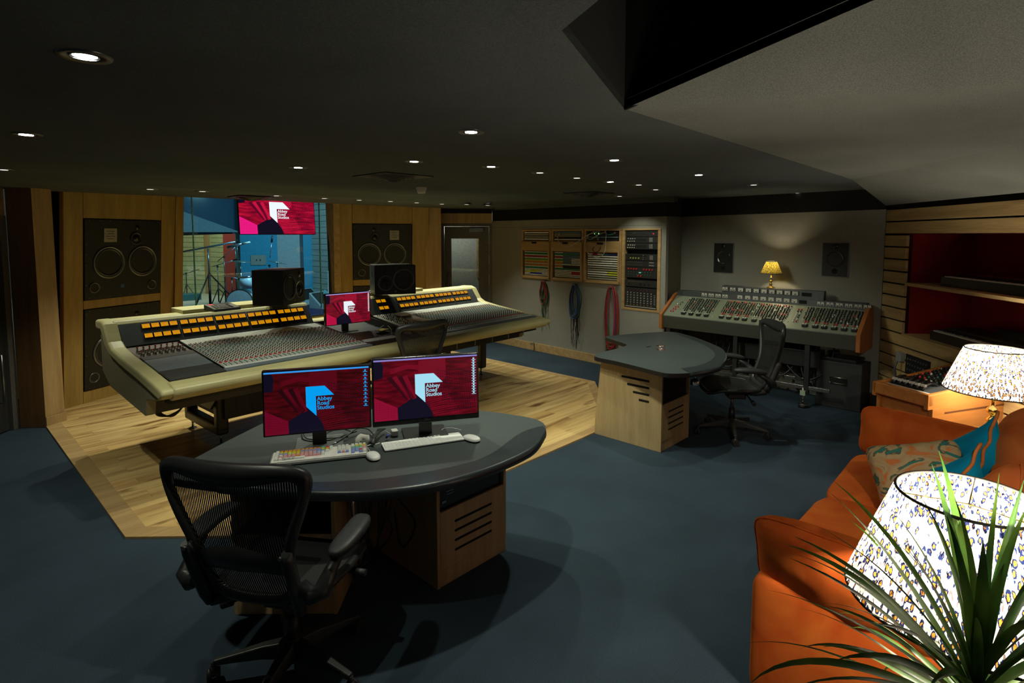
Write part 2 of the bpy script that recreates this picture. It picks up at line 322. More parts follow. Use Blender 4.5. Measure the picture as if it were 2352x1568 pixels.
struct('ceiling', MB().hexa([(-.2, 5.9, SZ), (7, 6.1, SZ), (7, 7.28, SZ), (-.2, 7.30, SZ)], [(-.2, 5.72, CZ+.01), (7, 5.92, CZ+.01), (7, 7.28, CZ+.01), (-.2, 7.30, CZ+.01)], 'ceil'))
struct('ceiling', MB().box((3, 7.9, 2.72), (9, 1.3, .03), 'ceil').box((3, 7.295, 2.52), (9, .02, .38), 'ceil'))
# ---- front wall: two tilted veneer baffles either side of the window
UL = Vector((.903, .43, 0)).normalized(); LEAN = R(4.5)
def baffle_frame(o, ang, lean=LEAN):
    u = Vector((math.cos(ang), math.sin(ang), 0)); m = Vector((math.sin(ang), -math.cos(ang), 0))
    wv = m*math.sin(lean)+Vector((0, 0, math.cos(lean))); n = m*math.cos(lean)-Vector((0, 0, math.sin(lean)))
    return Vector(o), u, wv, n
AL = math.atan2(.43, .903)
BL = baffle_frame((1.02, 7.48, 0), AL); BR = baffle_frame((4.55, 8.10, 0), -AL)
def bpt(F, u, w_, d=0.): return F[0]+F[1]*u+F[2]*w_+F[3]*d
def bmat(F, u, w_, d=0.):
    m = Matrix((F[1], F[3]*-1, F[2])).transposed().to_4x4(); m.translation = bpt(F, u, w_, d); return m
def panel(F, u0, u1, w0, w1, name, mat='baffle', t=.05, bev=.002, **k):
    a = [bpt(F, u0, w0), bpt(F, u1, w0), bpt(F, u1, w1), bpt(F, u0, w1)]
    return MB().prism(a, F[3]*-t, mat).build(name, bevel=bev, **k)
def baffle(F, s0, s1, g0, g1, nm):
    # stiles, rails, backing; s: speaker opening in u, g: whole width
    m = MB()
    for u0, u1, w0, w1 in ((g0, s0-.004, 0, 2.62), (s1+.004, g1, 0, 2.62), (s0, s1, 2.03+.006, 2.62), (s0, s1, 1.055, 1.15), (s0, s1, 0, .145)):
        a = [bpt(F, u0, w0), bpt(F, u1, w0), bpt(F, u1, w1), bpt(F, u0, w1)]; m.prism(a, F[3]*-.06, 'baffle')
    a = [bpt(F, g0, 0, -.3), bpt(F, g1, 0, -.3), bpt(F, g1, 2.62, -.3), bpt(F, g0, 2.62, -.3)]; m.prism(a, F[3]*-.02, 'black')
    return m.build(nm, kind='structure', bevel=.003)
baffle(BL, .20, 1.12, 0., 1.40, 'wall_front_left')
baffle(BR, .26, 1.19, -.02, 1.46, 'wall_front_right')
# window surround + glass
gy = 8.12
struct('trim_3', MB().hexa([(2.20, 7.99, 0), (2.30, 8.02, 0), (2.38, 8.2, 0), (2.22, 8.2, 0)], [(2.30, 7.86, 2.62), (2.40, 7.9, 2.62), (2.46, 8.2, 2.62), (2.3, 8.2, 2.62)], 'baffle'))
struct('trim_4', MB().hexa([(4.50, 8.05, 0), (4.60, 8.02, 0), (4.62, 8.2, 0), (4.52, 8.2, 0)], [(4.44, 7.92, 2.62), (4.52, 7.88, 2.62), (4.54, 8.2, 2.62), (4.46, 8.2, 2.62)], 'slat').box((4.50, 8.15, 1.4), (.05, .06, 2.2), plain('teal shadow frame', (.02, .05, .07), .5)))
struct('wall_front', MB().box((3.42, 8.2, .29), (2.5, .2, .58), 'baffle'))
struct('trim_5', MB().box((3.42, 8.12, .60), (2.3, .14, .035), 'cream', None), .008)
wn = thing('window_1', None, None, (3.42, 8.2, 0)); tag(wn, kind='structure')
for x0, x1 in ((-1.10, -.86), (-.85, .93), (.94, 1.10)):
    MB().box(((x0+x1)/2, 0, 1.62), (x1-x0, .012, 2.0), 'glass').build('window_pane', wn)
for x in (-.855, .935): MB().box((x, -.003, 1.67), (.012, .02, 1.9), plain('glass joint', (.15, .60, .70), .3)).build('window_joint', wn)
# wood column and door wall, left
def wall(name, a, b, z0, z1, mat, t=.08, out=1):
    a, b = Vector((a[0], a[1], 0)), Vector((b[0], b[1], 0)); n = Vector((-(b-a).y, (b-a).x, 0)).normalized()*t*out
    return struct(name, MB().prism([a+Vector((0, 0, z0)), b+Vector((0, 0, z0)), b+Vector((0, 0, z1)), a+Vector((0, 0, z1))], n, mat))
wall('wall_column_left', (.80, 6.93), (.96, 7.02), 0, CZ, 'oakz', .03)
wall('wall_column_left', (.96, 7.02), (1.02, 7.48), 0, CZ, 'oakz', .03)
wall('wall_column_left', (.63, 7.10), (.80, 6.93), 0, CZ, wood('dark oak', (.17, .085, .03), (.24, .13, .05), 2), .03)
struct('baseboard_left', MB().prism([(.80, 6.922, 0), (.966, 7.012, 0), (.966, 7.012, .10), (.80, 6.922, .10)], (.005, -.009, 0), 'oakz'))
# left door
dl0, dl1 = Vector((.62, 7.11, 0)), Vector((-.62, 5.85, 0)); dd = (dl1-dl0).normalized(); dn = Vector((-dd.y, dd.x, 0))
def dpt(u, z, d=0): return dl0+dd*u+dn*d+Vector((0, 0, z))
def dbox(m, u0, u1, z0, z1, d0, d1, mat): m.prism([dpt(u0, z0, d0), dpt(u1, z0, d0), dpt(u1, z1, d0), dpt(u0, z1, d0)], dn*(d1-d0), mat); return m
m_ = MB(); dbox(m_, 0, 1.75, 2.03, CZ, 0, -.05, 'oakx'); dbox(m_, 1.25, 1.75, 0, 2.03, 0, -.05, 'oakx'); struct('wall_left', m_)
d1 = thing('door_1', None, None, (0, 0, 0)); tag(d1, kind='structure')
m_ = MB(); dbox(m_, 0, .07, 0, 2.03, .01, -.06, 'doorg'); dbox(m_, 1.15, 1.25, 0, 2.03, .01, -.06, 'doorg'); dbox(m_, .07, 1.15, 1.95, 2.03, .01, -.06, 'doorg'); m_.build('door_frame', d1, .002)
m_ = MB(); dbox(m_, .085, 1.14, .01, 1.94, -.02, -.07, plain('dark door paint', (.035, .034, .032), .5)); m_.build('door_leaf', d1, .002)
m_ = MB(); m_.tube([dpt(.20, .30, -.02), dpt(.20, .30, .05), dpt(.20, .75, .05), dpt(.20, .75, -.02)], .01, 'steel'); m_.build('door_handle', d1)
# right reveal, door 2
wall('wall_column_right', (5.79, 7.40), (5.97, 7.22), 0, 2.6, 'oakz', .03, -1)
wall('wall_column_right', (5.97, 7.22), (6.26, 7.57), 0, 2.30, 'oakz', .03)
q0, q1 = Vector((6.26, 7.57, 0)), Vector((6.875, 6.95, 0)); qd = (q1-q0).normalized(); qn = Vector((qd.y, -qd.x, 0)); LQ = (q1-q0).length
def qpt(u, z, d=0): return q0+qd*u+qn*d+Vector((0, 0, z))
def qbox(m, u0, u1, z0, z1, d0, d1, mat): m.prism([qpt(u0, z0, d0), qpt(u1, z0, d0), qpt(u1, z1, d0), qpt(u0, z1, d0)], qn*(d1-d0), mat); return m
m_ = MB(); qbox(m_, 0, LQ, 2.05, 2.22, 0, -.05, 'oakz'); qbox(m_, 0, LQ, 2.22, 2.35, .25, -.05, 'black'); struct('wall_front_corner', m_)
d2 = thing('door_2', None, None); tag(d2, kind='structure')
m_ = MB(); qbox(m_, 0, .05, 0, 2.05, .005, -.07, 'doorg'); qbox(m_, LQ-.05, LQ, 0, 2.05, .005, -.07, 'doorg'); qbox(m_, .05, LQ-.05, 2.0, 2.05, .005, -.07, 'doorg'); m_.build('door_frame', d2, .002)
g0, g1, gz0, gz1 = .17, .64, .35, 1.79
m_ = MB(); qbox(m_, .055, g0, .01, 1.995, -.01, -.06, 'doorg'); qbox(m_, g1, LQ-.055, .01, 1.995, -.01, -.06, 'doorg'); qbox(m_, g0, g1, gz1, 1.995, -.01, -.06, 'doorg'); qbox(m_, g0, g1, .01, gz0, -.01, -.06, 'doorg'); m_.build('door_leaf', d2, .002)
m_ = MB(); qbox(m_, g0, g1, gz0, gz1, -.03, -.04, 'dglass'); m_.build('door_glass', d2)
m_ = MB(); m_.tube([qpt(.11, .55, -.01), qpt(.11, .55, .05), qpt(.11, 1.18, .05), qpt(.11, 1.18, -.01)], .010, 'steel'); m_.build('door_handle', d2)
m_ = MB(); qbox(m_, .48, .72, 1.91, 1.975, .05, -.01, 'steel'); m_.build('door_closer', d2, .003)
for z in (1.0, 1.35, 1.7): m_ = MB(); qbox(m_, LQ-.06, LQ-.045, z, z+.16, .012, .0, 'steel'); m_.build('door_hinge', d2)
# lobby behind door 2
m_ = MB(); m_.quad([qpt(-.3, 0, -1.6), qpt(1.6, 0, -1.6), qpt(1.6, 2.3, -1.6), qpt(-.3, 2.3, -1.6)], plain('pale lobby wall', (.5, .5, .44), .7)); struct('wall_lobby', m_)
_l = bpy.data.lights.new('lobby_fill_light', 'POINT'); _l.energy = 14; _l.color = (1, .97, .85); _l.shadow_soft_size = .08; _o = bpy.data.objects.new('lobby_fill_light', _l); COL.objects.link(_o); _o.location = qpt(.1, 1.95, -.9)  # added light without a fixture, makes the lobby pale behind the glass
m_ = MB()
for k in range(6): qbox(m_, .55, .8, 1.0+k*.14, 1.13+k*.14, -1.5, -1.58, 'slat')
struct('wall_lobby_slats', m_)
# rack wall
ra, rb = Vector((6.875, 6.95, 0)), Vector((6.65, 3.55, 0)); rd = (rb-ra).normalized(); rn = Vector((rd.y, -rd.x, 0)); LR = (rb-ra).length
def rpt(u, z, d=0): return ra+rd*u+rn*d+Vector((0, 0, z))
def rbox(m, u0, u1, z0, z1, d0, d1, mat): m.prism([rpt(u0, z0, d0), rpt(u1, z0, d0), rpt(u1, z1, d0), rpt(u0, z1, d0)], rn*(d1-d0), mat); return m
HT = 2.09
cabs = [(.745, 2.725, 1.165, 1.94), (2.755, 3.335, .84, 1.94)]
m_ = MB(); rbox(m_, 0, cabs[0][0], 0, HT, 0, -.06, 'wallcloth'); rbox(m_, cabs[0][0], cabs[0][1], 0, 1.165, 0, -.06, 'wallcloth'); rbox(m_, cabs[0][0], LR, 1.94, HT, 0, -.06, 'wallcloth')
rbox(m_, cabs[0][1], cabs[1][0], 0, 1.94, 0, -.06, 'wallcloth'); rbox(m_, cabs[1][0], cabs[1][1], 0, .84, 0, -.06, 'wallcloth'); rbox(m_, cabs[1][1], LR, 0, 1.94, 0, -.06, 'wallcloth')
rbox(m_, 0, LR, HT, 2.27, -.01, -.06, 'black'); rbox(m_, 0, LR-.1, 0, 2.2, -.36, -.38, 'black'); struct('wall_right', m_)
m_ = MB(); rbox(m_, 0, LR, HT-.115, HT-.112, .0012, 0, 'black'); rbox(m_, LR-.06, LR-.057, HT-.115, HT, .0012, 0, 'black'); struct('trim_6', m_)
m_ = MB(); rbox(m_, .0, LR, 0, .125, .022, 0, 'oakx'); struct('baseboard_right', m_, .003)
m_ = MB(); rbox(m_, -.3, LR+.1, 2.27, CZ, .01, -.1, 'ceil'); struct('trim_7', m_)
# wall behind the vintage console
ba, bb = Vector((7.30, 3.62, 0)), Vector((7.05, 1.24, 0)); bd = (bb-ba).normalized(); bn = Vector((bd.y, -bd.x, 0))
def wpt(u, z, d=0): return ba+bd*u+bn*d+Vector((0, 0, z))
m_ = MB(); m_.prism([wpt(-.3, 0), wpt(2.39, 0), wpt(2.39, 2.12), wpt(-.3, 2.10)], bn*-.06, 'wallcloth'); m_.prism([wpt(-.3, 2.10), wpt(2.39, 2.12), wpt(2.39, CZ), wpt(-.3, CZ)], bn*-.06, 'black'); struct('wall_back', m_)
m_ = MB(); m_.prism([(6.65, 3.55, 0), (7.32, 3.67, 0), (7.32, 3.67, 2.10), (6.65, 3.55, 2.09)], (0, .06, 0), 'wallcloth'); m_.prism([(6.65, 3.55, 2.09), (7.32, 3.67, 2.10), (7.32, 3.67, CZ), (6.65, 3.55, CZ)], (0, .06, 0), 'black'); struct('wall_return', m_)
# slat wall with the red shelf niche
sa = Vector((7.05, 1.24, 0)); sd = Vector((-.796, -.606, 0)); sn = Vector((sd.y, -sd.x, 0))
if sn.dot(-sa) < 0: sn = -sn
def spt(u, z, d=0): return sa+sd*u+sn*d+Vector((0, 0, z))
def sbox(m, u0, u1, z0, z1, d0, d1, mat): m.prism([spt(u0, z0, d0), spt(u1, z0, d0), spt(u1, z1, d0), spt(u0, z1, d0)], sn*(d1-d0), mat); return m
NU, NZ0, NZM, NZ1, NE = .385, .872, 1.382, 1.862, 2.5
struct('wall_slat_backing', sbox(sbox(sbox(sbox(MB(), -.2, NU, 0, 2.3, -.03, -.06, 'black'), NU, NE+.8, 0, NZ0-.02, -.03, -.06, 'black'), NU, NE+.8, NZ1, 2.3, -.03, -.06, 'black'), NE, NE+.8, NZ0, NZ1, -.03, -.06, 'black'))
sl = MB(); z = .04; pit = (NZ1-NZ0)/8
while z < NZ0-.01: sbox(sl, 0, NE+.8, NZ0-pit*round((NZ0-z)/pit), NZ0-pit*round((NZ0-z)/pit)+pit-.016, .0, -.03, 'slat'); z += pit
for k in range(8): sbox(sl, 0, NU, NZ0+k*pit, NZ0+(k+1)*pit-.016, 0, -.03, 'slat')
for k in range(2): sbox(sl, 0, NE+.8, NZ1+k*.128+.006, NZ1+(k+1)*.128-.008, 0, -.03, 'slat')
_sw = sl; struct('wall_slats', sl, .003)
m_ = MB(); sbox(m_, NU, NE, NZ0, NZ1, -.62, -.64, 'niche'); sbox(m_, NU-.02, NU, NZ0, NZ1, -.03, -.64, 'niche'); sbox(m_, NE, NE+.02, NZ0, NZ1, -.03, -.64, 'niche'); sbox(m_, NU, NE, NZ1, NZ1+.02, -.03, -.64, 'niche'); struct('wall_niche', m_)
m_ = MB(); sbox(m_, NU, NE, NZ0-.025, NZ0, 0, -.62, 'slat'); struct('wall_niche_base', m_)
sh = MB(); sbox(sh, NU+.001, NE-.001, NZM-.03, NZM, -.005, -.618, 'slat'); sh.build('wall_shelf', kind='structure')
# ================================================================ CEILING LIGHTS
def downlight(px, py, z, label, on=2, tilt=None, grp='recessed ceiling spotlights', mul=1.):
    p = P(px, py, z); t = thing('ceiling_spotlight', label, 'ceiling light', (p.x, p.y, z), 0, grp)
    MB().lathe([(.036, .012), (.040, -.002), (.062, -.006), (.066, 0), (.066, .004)], 'gunmetal', n=24).lathe([(.034, -.004), (.036, .02)], 'chrome', n=24).build('trim_ring', t)
    MB().lathe([(.0005, .0), (.028, .0), (.030, .006)], 'bulb' if on == 2 else 'dimbulb', n=16, o=(0, 0, -.002)).build('lamp_face', t)
    if on:
        l = bpy.data.lights.new('spot', 'SPOT'); l.energy = SPOT_W*(1 if on == 2 else .8)*mul; l.spot_size = R(96); l.spot_blend = .75; l.shadow_soft_size = .022; l.color = (.96, 1, .80)
        o = bpy.data.objects.new('spot_beam', l); COL.objects.link(o); o.parent = t; o.location = (0, 0, -.015)
        if tilt: o.rotation_euler = tilt
    return t
DL = [(195, 128, 2, 'large bright recessed spotlight over the left carpet, nearest of all ceiling lights'), (60, 308, 2, 'bright recessed spotlight at the left edge above the grey door'),
      (1082, 302, 2, 'bright recessed spotlight above the two desk monitors, alone in mid ceiling'), (951, 370, 2, 'bright recessed spotlight just before the round ceiling vent'),
      (685, 384, 2, 'bright recessed spotlight above the hanging screen, left of the round vent'), (1128, 382, 2, 'bright recessed spotlight above the office chair at the big console'),
      (1411, 367, 2, 'bright recessed spotlight above the front of the empty grey desk'), (1605, 401, 2, 'bright recessed spotlight above the high-backed chair at the empty desk'),
      (1240, 396, 1, 'dimmer spotlight third in the row running to the racks'), (1325, 408, 1, 'dimmer spotlight fourth in the row running to the racks'), (1402, 417, 2, 'bright small spotlight fifth in the row running to the racks'),
      (1467, 424, 1, 'small dim spotlight before the patch panels wall'), (1506, 435, 1, 'small dim spotlight above the tall equipment rack'), (1731, 424, 1, 'dim spotlight above the lamp on the vintage console'),
      (1833, 443, 0, 'dim spotlight above the right end of the vintage console'), (1423, 450, 1, 'small dim spotlight above the patch panels'), (8, 389, 1, 'recessed spotlight cut by the left edge, low over the grey door')]
AIM = {(1325, 408): (-36, 1.3), (1402, 417): (-30, .6), (1467, 424): (-38, .45), (1506, 435): (-34, .18), (1240, 396): (-38, 1.3), (1731, 424): (-18, .16), (1423, 450): (-20, .5)}
for x, y, on, lab in DL: downlight(x, y, CZ, lab, on, (0, R(AIM[(x, y)][0]), 0) if (x, y) in AIM else None, mul=AIM.get((x, y), (0, {195: .55, 60: 1.25, 8: .8, 1082: 1.25, 1411: 1.15, 1605: .9, 951: 1.1, 685: 1.15, 1128: 1.1}.get(x, 1)))[1])
_b = downlight(1176, 640, CZ, 'added unseen spotlight behind the photographer aimed at the sofa', 2, None, mul=2.4) if 0 else None
for k, (x, y) in enumerate([(345, 434), (465, 439), (635, 449), (745, 455), (825, 459), (897, 462), (957, 465), (1015, 468), (1072, 469), (1120, 471)]):
    where = ['over the left wall speakers', 'above the left edge of the window', 'above the hanging screen', 'above the right edge of the window', 'above the left stile of the right speaker wall', 'above the right wall speakers', 'above the wood column by the far door', 'above the far glazed door', 'right of the far glazed door top', 'at the far end of the row by the cloth wall'][k]
    downlight(x, y, SZ-.001, 'small dim soffit spotlight '+where, 1, None, 'front soffit spotlights', 1.35)
def added_sofa_light(loc, target, label, watt, size):
    t = thing('ceiling_spotlight', label, 'ceiling light', loc, 0, 'recessed ceiling spotlights')
    MB().lathe([(.036, .012), (.040, -.002), (.062, -.006), (.066, 0), (.066, .004)], 'gunmetal', n=24).build('trim_ring', t); MB().lathe([(.0005, .0), (.028, .0), (.030, .006)], 'bulb', n=16, o=(0, 0, -.002)).build('lamp_face', t)
    l = bpy.data.lights.new('spot', 'SPOT'); l.energy = watt; l.spot_size = R(size); l.spot_blend = .6; l.shadow_soft_size = .03; l.color = (1, .95, .80); o = bpy.data.objects.new('spot_beam', l); COL.objects.link(o); o.parent = t; o.location = (0, 0, -.015)
    o.rotation_euler = (Vector(target)-Vector(loc)).to_track_quat('-Z', 'Y').to_euler()
added_sofa_light((.75, -.55, CZ), (3.5, .25, .6), 'added unseen spotlight in the low ceiling behind the viewpoint, turned to the sofa', 150, 42)  # unseen light, added to brighten the sofa cushions
def vent(px, py, r, label, z=CZ):
    p = P(px, py, z); t = thing('ceiling_vent', label, 'ceiling vent', (p.x, p.y, z), 0, 'round ceiling vents')
    MB().box((0, 0, -.004), (r*2.5, r*2.5, .008), 'darkg').build('vent_plate', t)
    m = MB()
    for k in range(5): m.lathe([(r*(1-k*.19), -.010-k*.006), (r*(.97-k*.19), -.018-k*.007), (r*(.86-k*.19), -.006-k*.005)], 'dark', n=28)
    m.build('vent_ring', t)
vent(903, 404, .19, 'round black ceiling vent in a square plate before the smoke detector'); vent(1353, 443, .17, 'small round ceiling vent near the far cloth wall'); vent(575, 452, .15, 'round vent in the soffit above the hanging screen', SZ-.006)
p = P(968, 430, CZ); t = thing('smoke_detector', 'white round smoke detector on the dark ceiling behind the vent', 'smoke detector', (p.x, p.y, CZ))
MB().lathe([(.055, 0), (.055, -.02), (.05, -.026)], 'white').build('detector_base', t); MB().lathe([(.048, -.026), (.046, -.05), (.036, -.062), (.0005, -.064)], 'white').build('detector_cap', t)
# ================================================================ WALL LOUDSPEAKERS
def main_speaker(F, u0, u1, w0, w1, label, mirror, full=True):
    W_, H_ = u1-u0, w1-w0; t = thing('wall_loudspeaker', label, 'loudspeaker', group='main wall loudspeakers'); t.matrix_world = bmat(F, u0, w0, 0.)
    # local x across, y into the wall, z up
    MB().box((W_/2, .09, H_/2), (W_, .2, H_), 'spk').build('cabinet', t, .006)
    def X(x): return W_-x if mirror else x
    Tm = Matrix(((1, 0, 0), (0, 0, -1), (0, 1, 0)))      # lathe axis z -> -y (towards the room)
    Tm = Matrix(((1, 0, 0), (0, 0, 1), (0, 1, 0))) @ Matrix.Scale(-1, 3, (0, 0, 1))
    for x, z in ((.27, .40), (.67, .40)) if full else ((.27, .40), (.67, .40)):
        m = MB(); o = (X(x), -.010, z)
        m.lathe([(.182, .0), (.182, .008), (.165, .010), (.158, .004)], 'gunmetal', o, Tm, 36).build('woofer_rim', t)
        MB().lathe([(.158, .004), (.150, .012), (.138, .006), (.130, -.004), (.05, -.048), (.045, -.05)], 'cone', o, Tm, 36).lathe([(.05, -.05), (.04, -.03), (.02, -.02), (.0005, -.017)], 'satin', o, Tm, 24).build('woofer_cone', t)
    o = (X(.585), -.010, .665)
    MB().lathe([(.075, .0), (.072, .010), (.06, .006), (.044, -.010)], 'dark', o, Tm, 28).lathe([(.043, -.012), (.036, .008), (.02, .016), (.0005, .018)], 'satin', o, Tm, 24).build('midrange_dome', t)
    o = (X(.60), -.010, .79)
    MB().lathe([(.028, 0), (.026, .006), (.014, .0), (.010, .006), (.0005, .009)], 'satin', o, Tm, 20).build('tweeter', t)
    for x, z in ((.105, .13), (.79, .11)):
        MB().lathe([(.058, .0), (.056, .008), (.046, .004), (.044, -.008)], 'gunmetal', (X(x), -.010, z), Tm, 24).lathe([(.044, -.008), (.0005, -.0085)], 'black', (X(x), -.010, z), Tm, 24).build('bass_port', t)
    m = MB().box((X(.42), -.0125, .125), (.045, .003, .045), plain('blue badge', (.02, .09, .30), .4)); m.build('badge', t)
    if full:
        m = MB().box((X(.28), -.0125, .70), (.145, .004, .15), 'paper')
        for k in range(4): m.box((X(.28), -.015, .745-k*.028), (.10-(k % 2)*.03, .002, .006), 'darkg')
        m.build('name_plate', t)
    m = MB()
    for k in range(8):
        for z in (.02, H_-.02): m.ball((.05+k*(W_-.1)/7, -.011, z), .004, 'steel', 6)
        for x in (.02, W_-.02): m.ball((x, -.011, .05+k*(H_-.1)/7), .004, 'steel', 6)
    m.build('screws', t, kind='stuff'); return t
main_speaker(BL, .205, 1.115, 1.155, 2.03, 'black three-way loudspeaker in the left veneer wall, upper one with white plate', False)
main_speaker(BL, .205, 1.115, .15, 1.05, 'black loudspeaker in the left veneer wall below the upper one', False, False)
main_speaker(BR, .265, 1.185, 1.155, 2.03, 'black three-way loudspeaker in the right veneer wall beside the far door', True)
main_speaker(BR, .265, 1.185, .15, 1.05, 'black loudspeaker low in the right veneer wall, mostly hidden by the console', True, False)
# ================================================================ SCREENS
def screen_art(t, w_, h_, y, logo, bar, sat=1., icons=0, tiny=False, s=1.):
    "desktop picture on a display, local x across, z up, facing -y"
    def q(u, v, k=0): return (-w_/2+u*w_, y-.0006*k, h_-v*h_)
    rd = (.30*s, .006*s, .022*s)
    m, nt, b = new_mat('screen picture'); N = nt.nodes; L = nt.links; setp(b, col=(.0, .0, .0), rough=.25)
    tc = N.new('ShaderNodeTexCoord'); mp = N.new('ShaderNodeMapping'); mp.inputs['Scale'].default_value = (4/w_, 1, 26/w_); mp.inputs['Rotation'].default_value = (0, .35, 0)
    L.new(tc.outputs['Object'], mp.inputs[0]); nz = N.new('ShaderNodeTexNoise'); nz.inputs['Scale'].default_value = 1.3; nz.inputs['Detail'].default_value = 5; L.new(mp.outputs[0], nz.inputs[0])
    rp = N.new('ShaderNodeValToRGB'); e = rp.color_ramp.elements; e[0].position = .30; e[0].color = (.05*s, .001, .006*s, 1); e[1].position = .72; e[1].color = (.27*s, .003*s, .018*s, 1); x_ = e.new(.5); x_.color = (.13*s, .002, .010*s, 1)
    L.new(nz.outputs[0], rp.inputs[0]); L.new(rp.outputs[0], b.inputs['Emission Color']); b.inputs['Emission Strength'].default_value = 1.
    MB().quad([q(0, 0), q(1, 0), q(1, 1), q(0, 1)][::-1], m).build('screen_picture', t)
    a = MB(); navy = emit('screen navy', (.004, .003, .013), 1); mag = emit('screen magenta %.1f' % s, (.36*s, .004*s, .04*s+.06*s*(s > 2)), 1); mg2 = emit('screen crimson %.1f' % s, (.24*s, .003*s, .020*s), 1); dk = emit('screen dark red %.1f' % s, (.045*s, .001, .008*s), 1)
    def pl(pts, mt, k=1): a.quad([q(u, v, k) for u, v in pts][::-1], mt)
    pl([(0, .03), (.07, .03), (.09, .1), (.08, .3), (0, .32)], navy)
    pl([(0, .61), (.215, .80), (.22, 1), (0, 1)], mag); pl([(.22, .80), (.40, .62), (.52, .78), (.56, 1), (.22, 1)], navy)
    pl([(.42, .05), (.685, .03), (.685, .36), (.64, .41), (.42, .42)], mg2)
    for k in range(4): pl([(.12+k*.05, .30), (.16+k*.05, .27), (.34+k*.02, .66), (.30+k*.02, .68)], mg2 if k % 2 else dk, 2)
    for k in range(3): pl([(.15, .22-k*.03), (.30, .14-k*.02), (.66, .24-k*.05), (.66, .26-k*.05), (.32, .17-k*.02), (.15, .24-k*.03)], mg2, 2)
    for r_ in range(17):
        for c in range(18):
            u = .60+c*.0225+r_*.002; v = .22+r_*.042+(c-9)*.012*(1-r_/14); wd = .009
            if u < .985 and .2 < v < .97 and u > .5+.012*r_: pl([(u, v), (u+wd, v+.004), (u+wd, v+.022), (u, v+.018)], dk if r_ % 2 else navy, 3)
    for r_ in range(8):
        for c in range(7):
            u, v = .015+c*.027, .70+r_*.036
            if v > .66+u*.8: pl([(u, v), (u+.018, v), (u+.018, v+.008), (u, v+.008)], mg2, 3)
    for r_ in range(10): pl([(.46+r_*.012, .70+r_*.03), (.70+r_*.012, .62+r_*.035), (.72+r_*.012, .63+r_*.035), (.47+r_*.012, .712+r_*.03)], mg2, 2)
    a.build('screen_pattern', t)
    lg = emit('screen logo %s' % (logo,), logo, 1.)
    MB().quad([q(*c, 5) for c in ((.385, .267), (.387, .585), (.482, .746), (.48, .425), (.655, .425), (.565, .267))], lg).build('logo_shape', t)
    for k, wd in enumerate(('Abbey', 'Road', 'Studios')):
        c = bpy.data.curves.new('screen_text', 'FONT'); c.body = wd; c.size = h_*.092; c.offset = h_*.0010; c.space_character = .98; c.materials.append(lg)
        o = bpy.data.objects.new('screen_text', c); COL.objects.link(o); o.parent = t; o.location = Vector(q(.489, .503+k*.071, 6)); o.rotation_euler = (R(90), 0, 0)
    if bar:
        bm = emit('menu bar %s' % (bar,), bar, 1.); MB().quad([q(0, .0, 4), q(1, .0, 4), q(1, .026, 4), q(0, .026, 4)][::-1], bm).build('menu_bar', t)
    for k in range(icons):
        v = .05+k*.052*(12/max(icons, 10)); i_ = MB(); i_.quad([q(.955, v, 4), q(.972, v, 4), q(.972, v+.024, 4), q(.955, v+.024, 4)][::-1], lg); i_.quad([q(.942, v+.032, 4), q(.985, v+.032, 4), q(.985, v+.040, 4), q(.942, v+.040, 4)][::-1], lg); i_.build('desktop_icon', t)
def monitor(name, label, cat, loc, rz, w_, h_, chin, lift, tilt, logo, bar, icons, s, base=True, grp=None, brand=None):
    root = thing(name, label, cat, loc, rz, grp)
    pv = bpy.data.objects.new('display_panel', None); COL.objects.link(pv); pv.parent = root; pv.location = (0, 0, lift); pv.rotation_euler = (-tilt, 0, 0)
    MB().box((0, .022, h_/2-chin/2), (w_+.018, .040, h_+.016+chin), 'satin').build('bezel', pv, .004)
    screen_art(pv, w_, h_, .0005, logo, bar, icons=icons, s=s)
    if chin and brand:
        c = bpy.data.curves.new('bezel_text', 'FONT'); c.body = brand; c.size = .016; c.align_x = 'CENTER'; c.materials.append(M['steel']); o = bpy.data.objects.new('bezel_text', c); COL.objects.link(o); o.parent = pv; o.location = (0, .0006, -chin*.75); o.rotation_euler = (R(90), 0, 0)
    if base:
        MB().box((0, .09, lift/2+.06), (.07, .03, lift+.16), 'dark').box((0, .06, lift+.12), (.10, .06, .10), 'dark').build('stand_neck', root, .003)
        MB().poly([(x, y+.115) for x, y in rrect(.24, .19, .008)], 0, .009, base).build('stand_foot', root, .002)
    return root
# ================================================================ BIG CONSOLE
CON = thing('mixing_console', 'huge cream-edged mixing console with yellow lit meters before the studio window', 'mixing console', (1.12, 4.38, 0), R(2.5))
CL = 4.31
def cz(y): return .832+(y-.1)*(.935-.832)/.95          # work surface height
def csurf(x, y, d=0.): return Vector((x, y, cz(y)+d))
# body shell
m = MB(); m.prism([(0.06, .10, .72), (0.06, .10, .70), (0.06, .335, .66), (0.06, .345, .535), (0.06, 1.3, .60), (0.06, 1.5, .70), (0.06, 1.5, .88), (0.06, 1.10, .80)], (CL-.12, 0, 0), 'dark'); m.build('body', CON)
m = MB(); m.prism([(.07, .06, .66), (.07, .06, .745), (.07, .14, .745), (.07, .14, .66)], (CL-.14, 0, 0), 'dark').build('front_fascia', CON)
m = MB()
for k in range(12): m.box((.9+k*.28, .055, .68), (.008, .006, .11), 'alu')
m.build('fascia_joints', CON, kind='stuff')
# end cheeks
def cheek(x0, x1):
    pr = [(-.03, .745), (.10, .69), (.31, .655), (.34, .53), (1.20, .60), (1.40, .70), (1.40, 1.10), (1.24, 1.08), (1.16, .97), (1.02, .88), (.75, .84), (.2, .775), (.02, .77)]
    m = MB(); m.prism([(x0, y, z) for y, z in pr], (x1-x0, 0, 0), 'greybrown'); return m.build('end_cheek', CON, .01)
cheek(0, .07); cheek(CL-.07, CL)
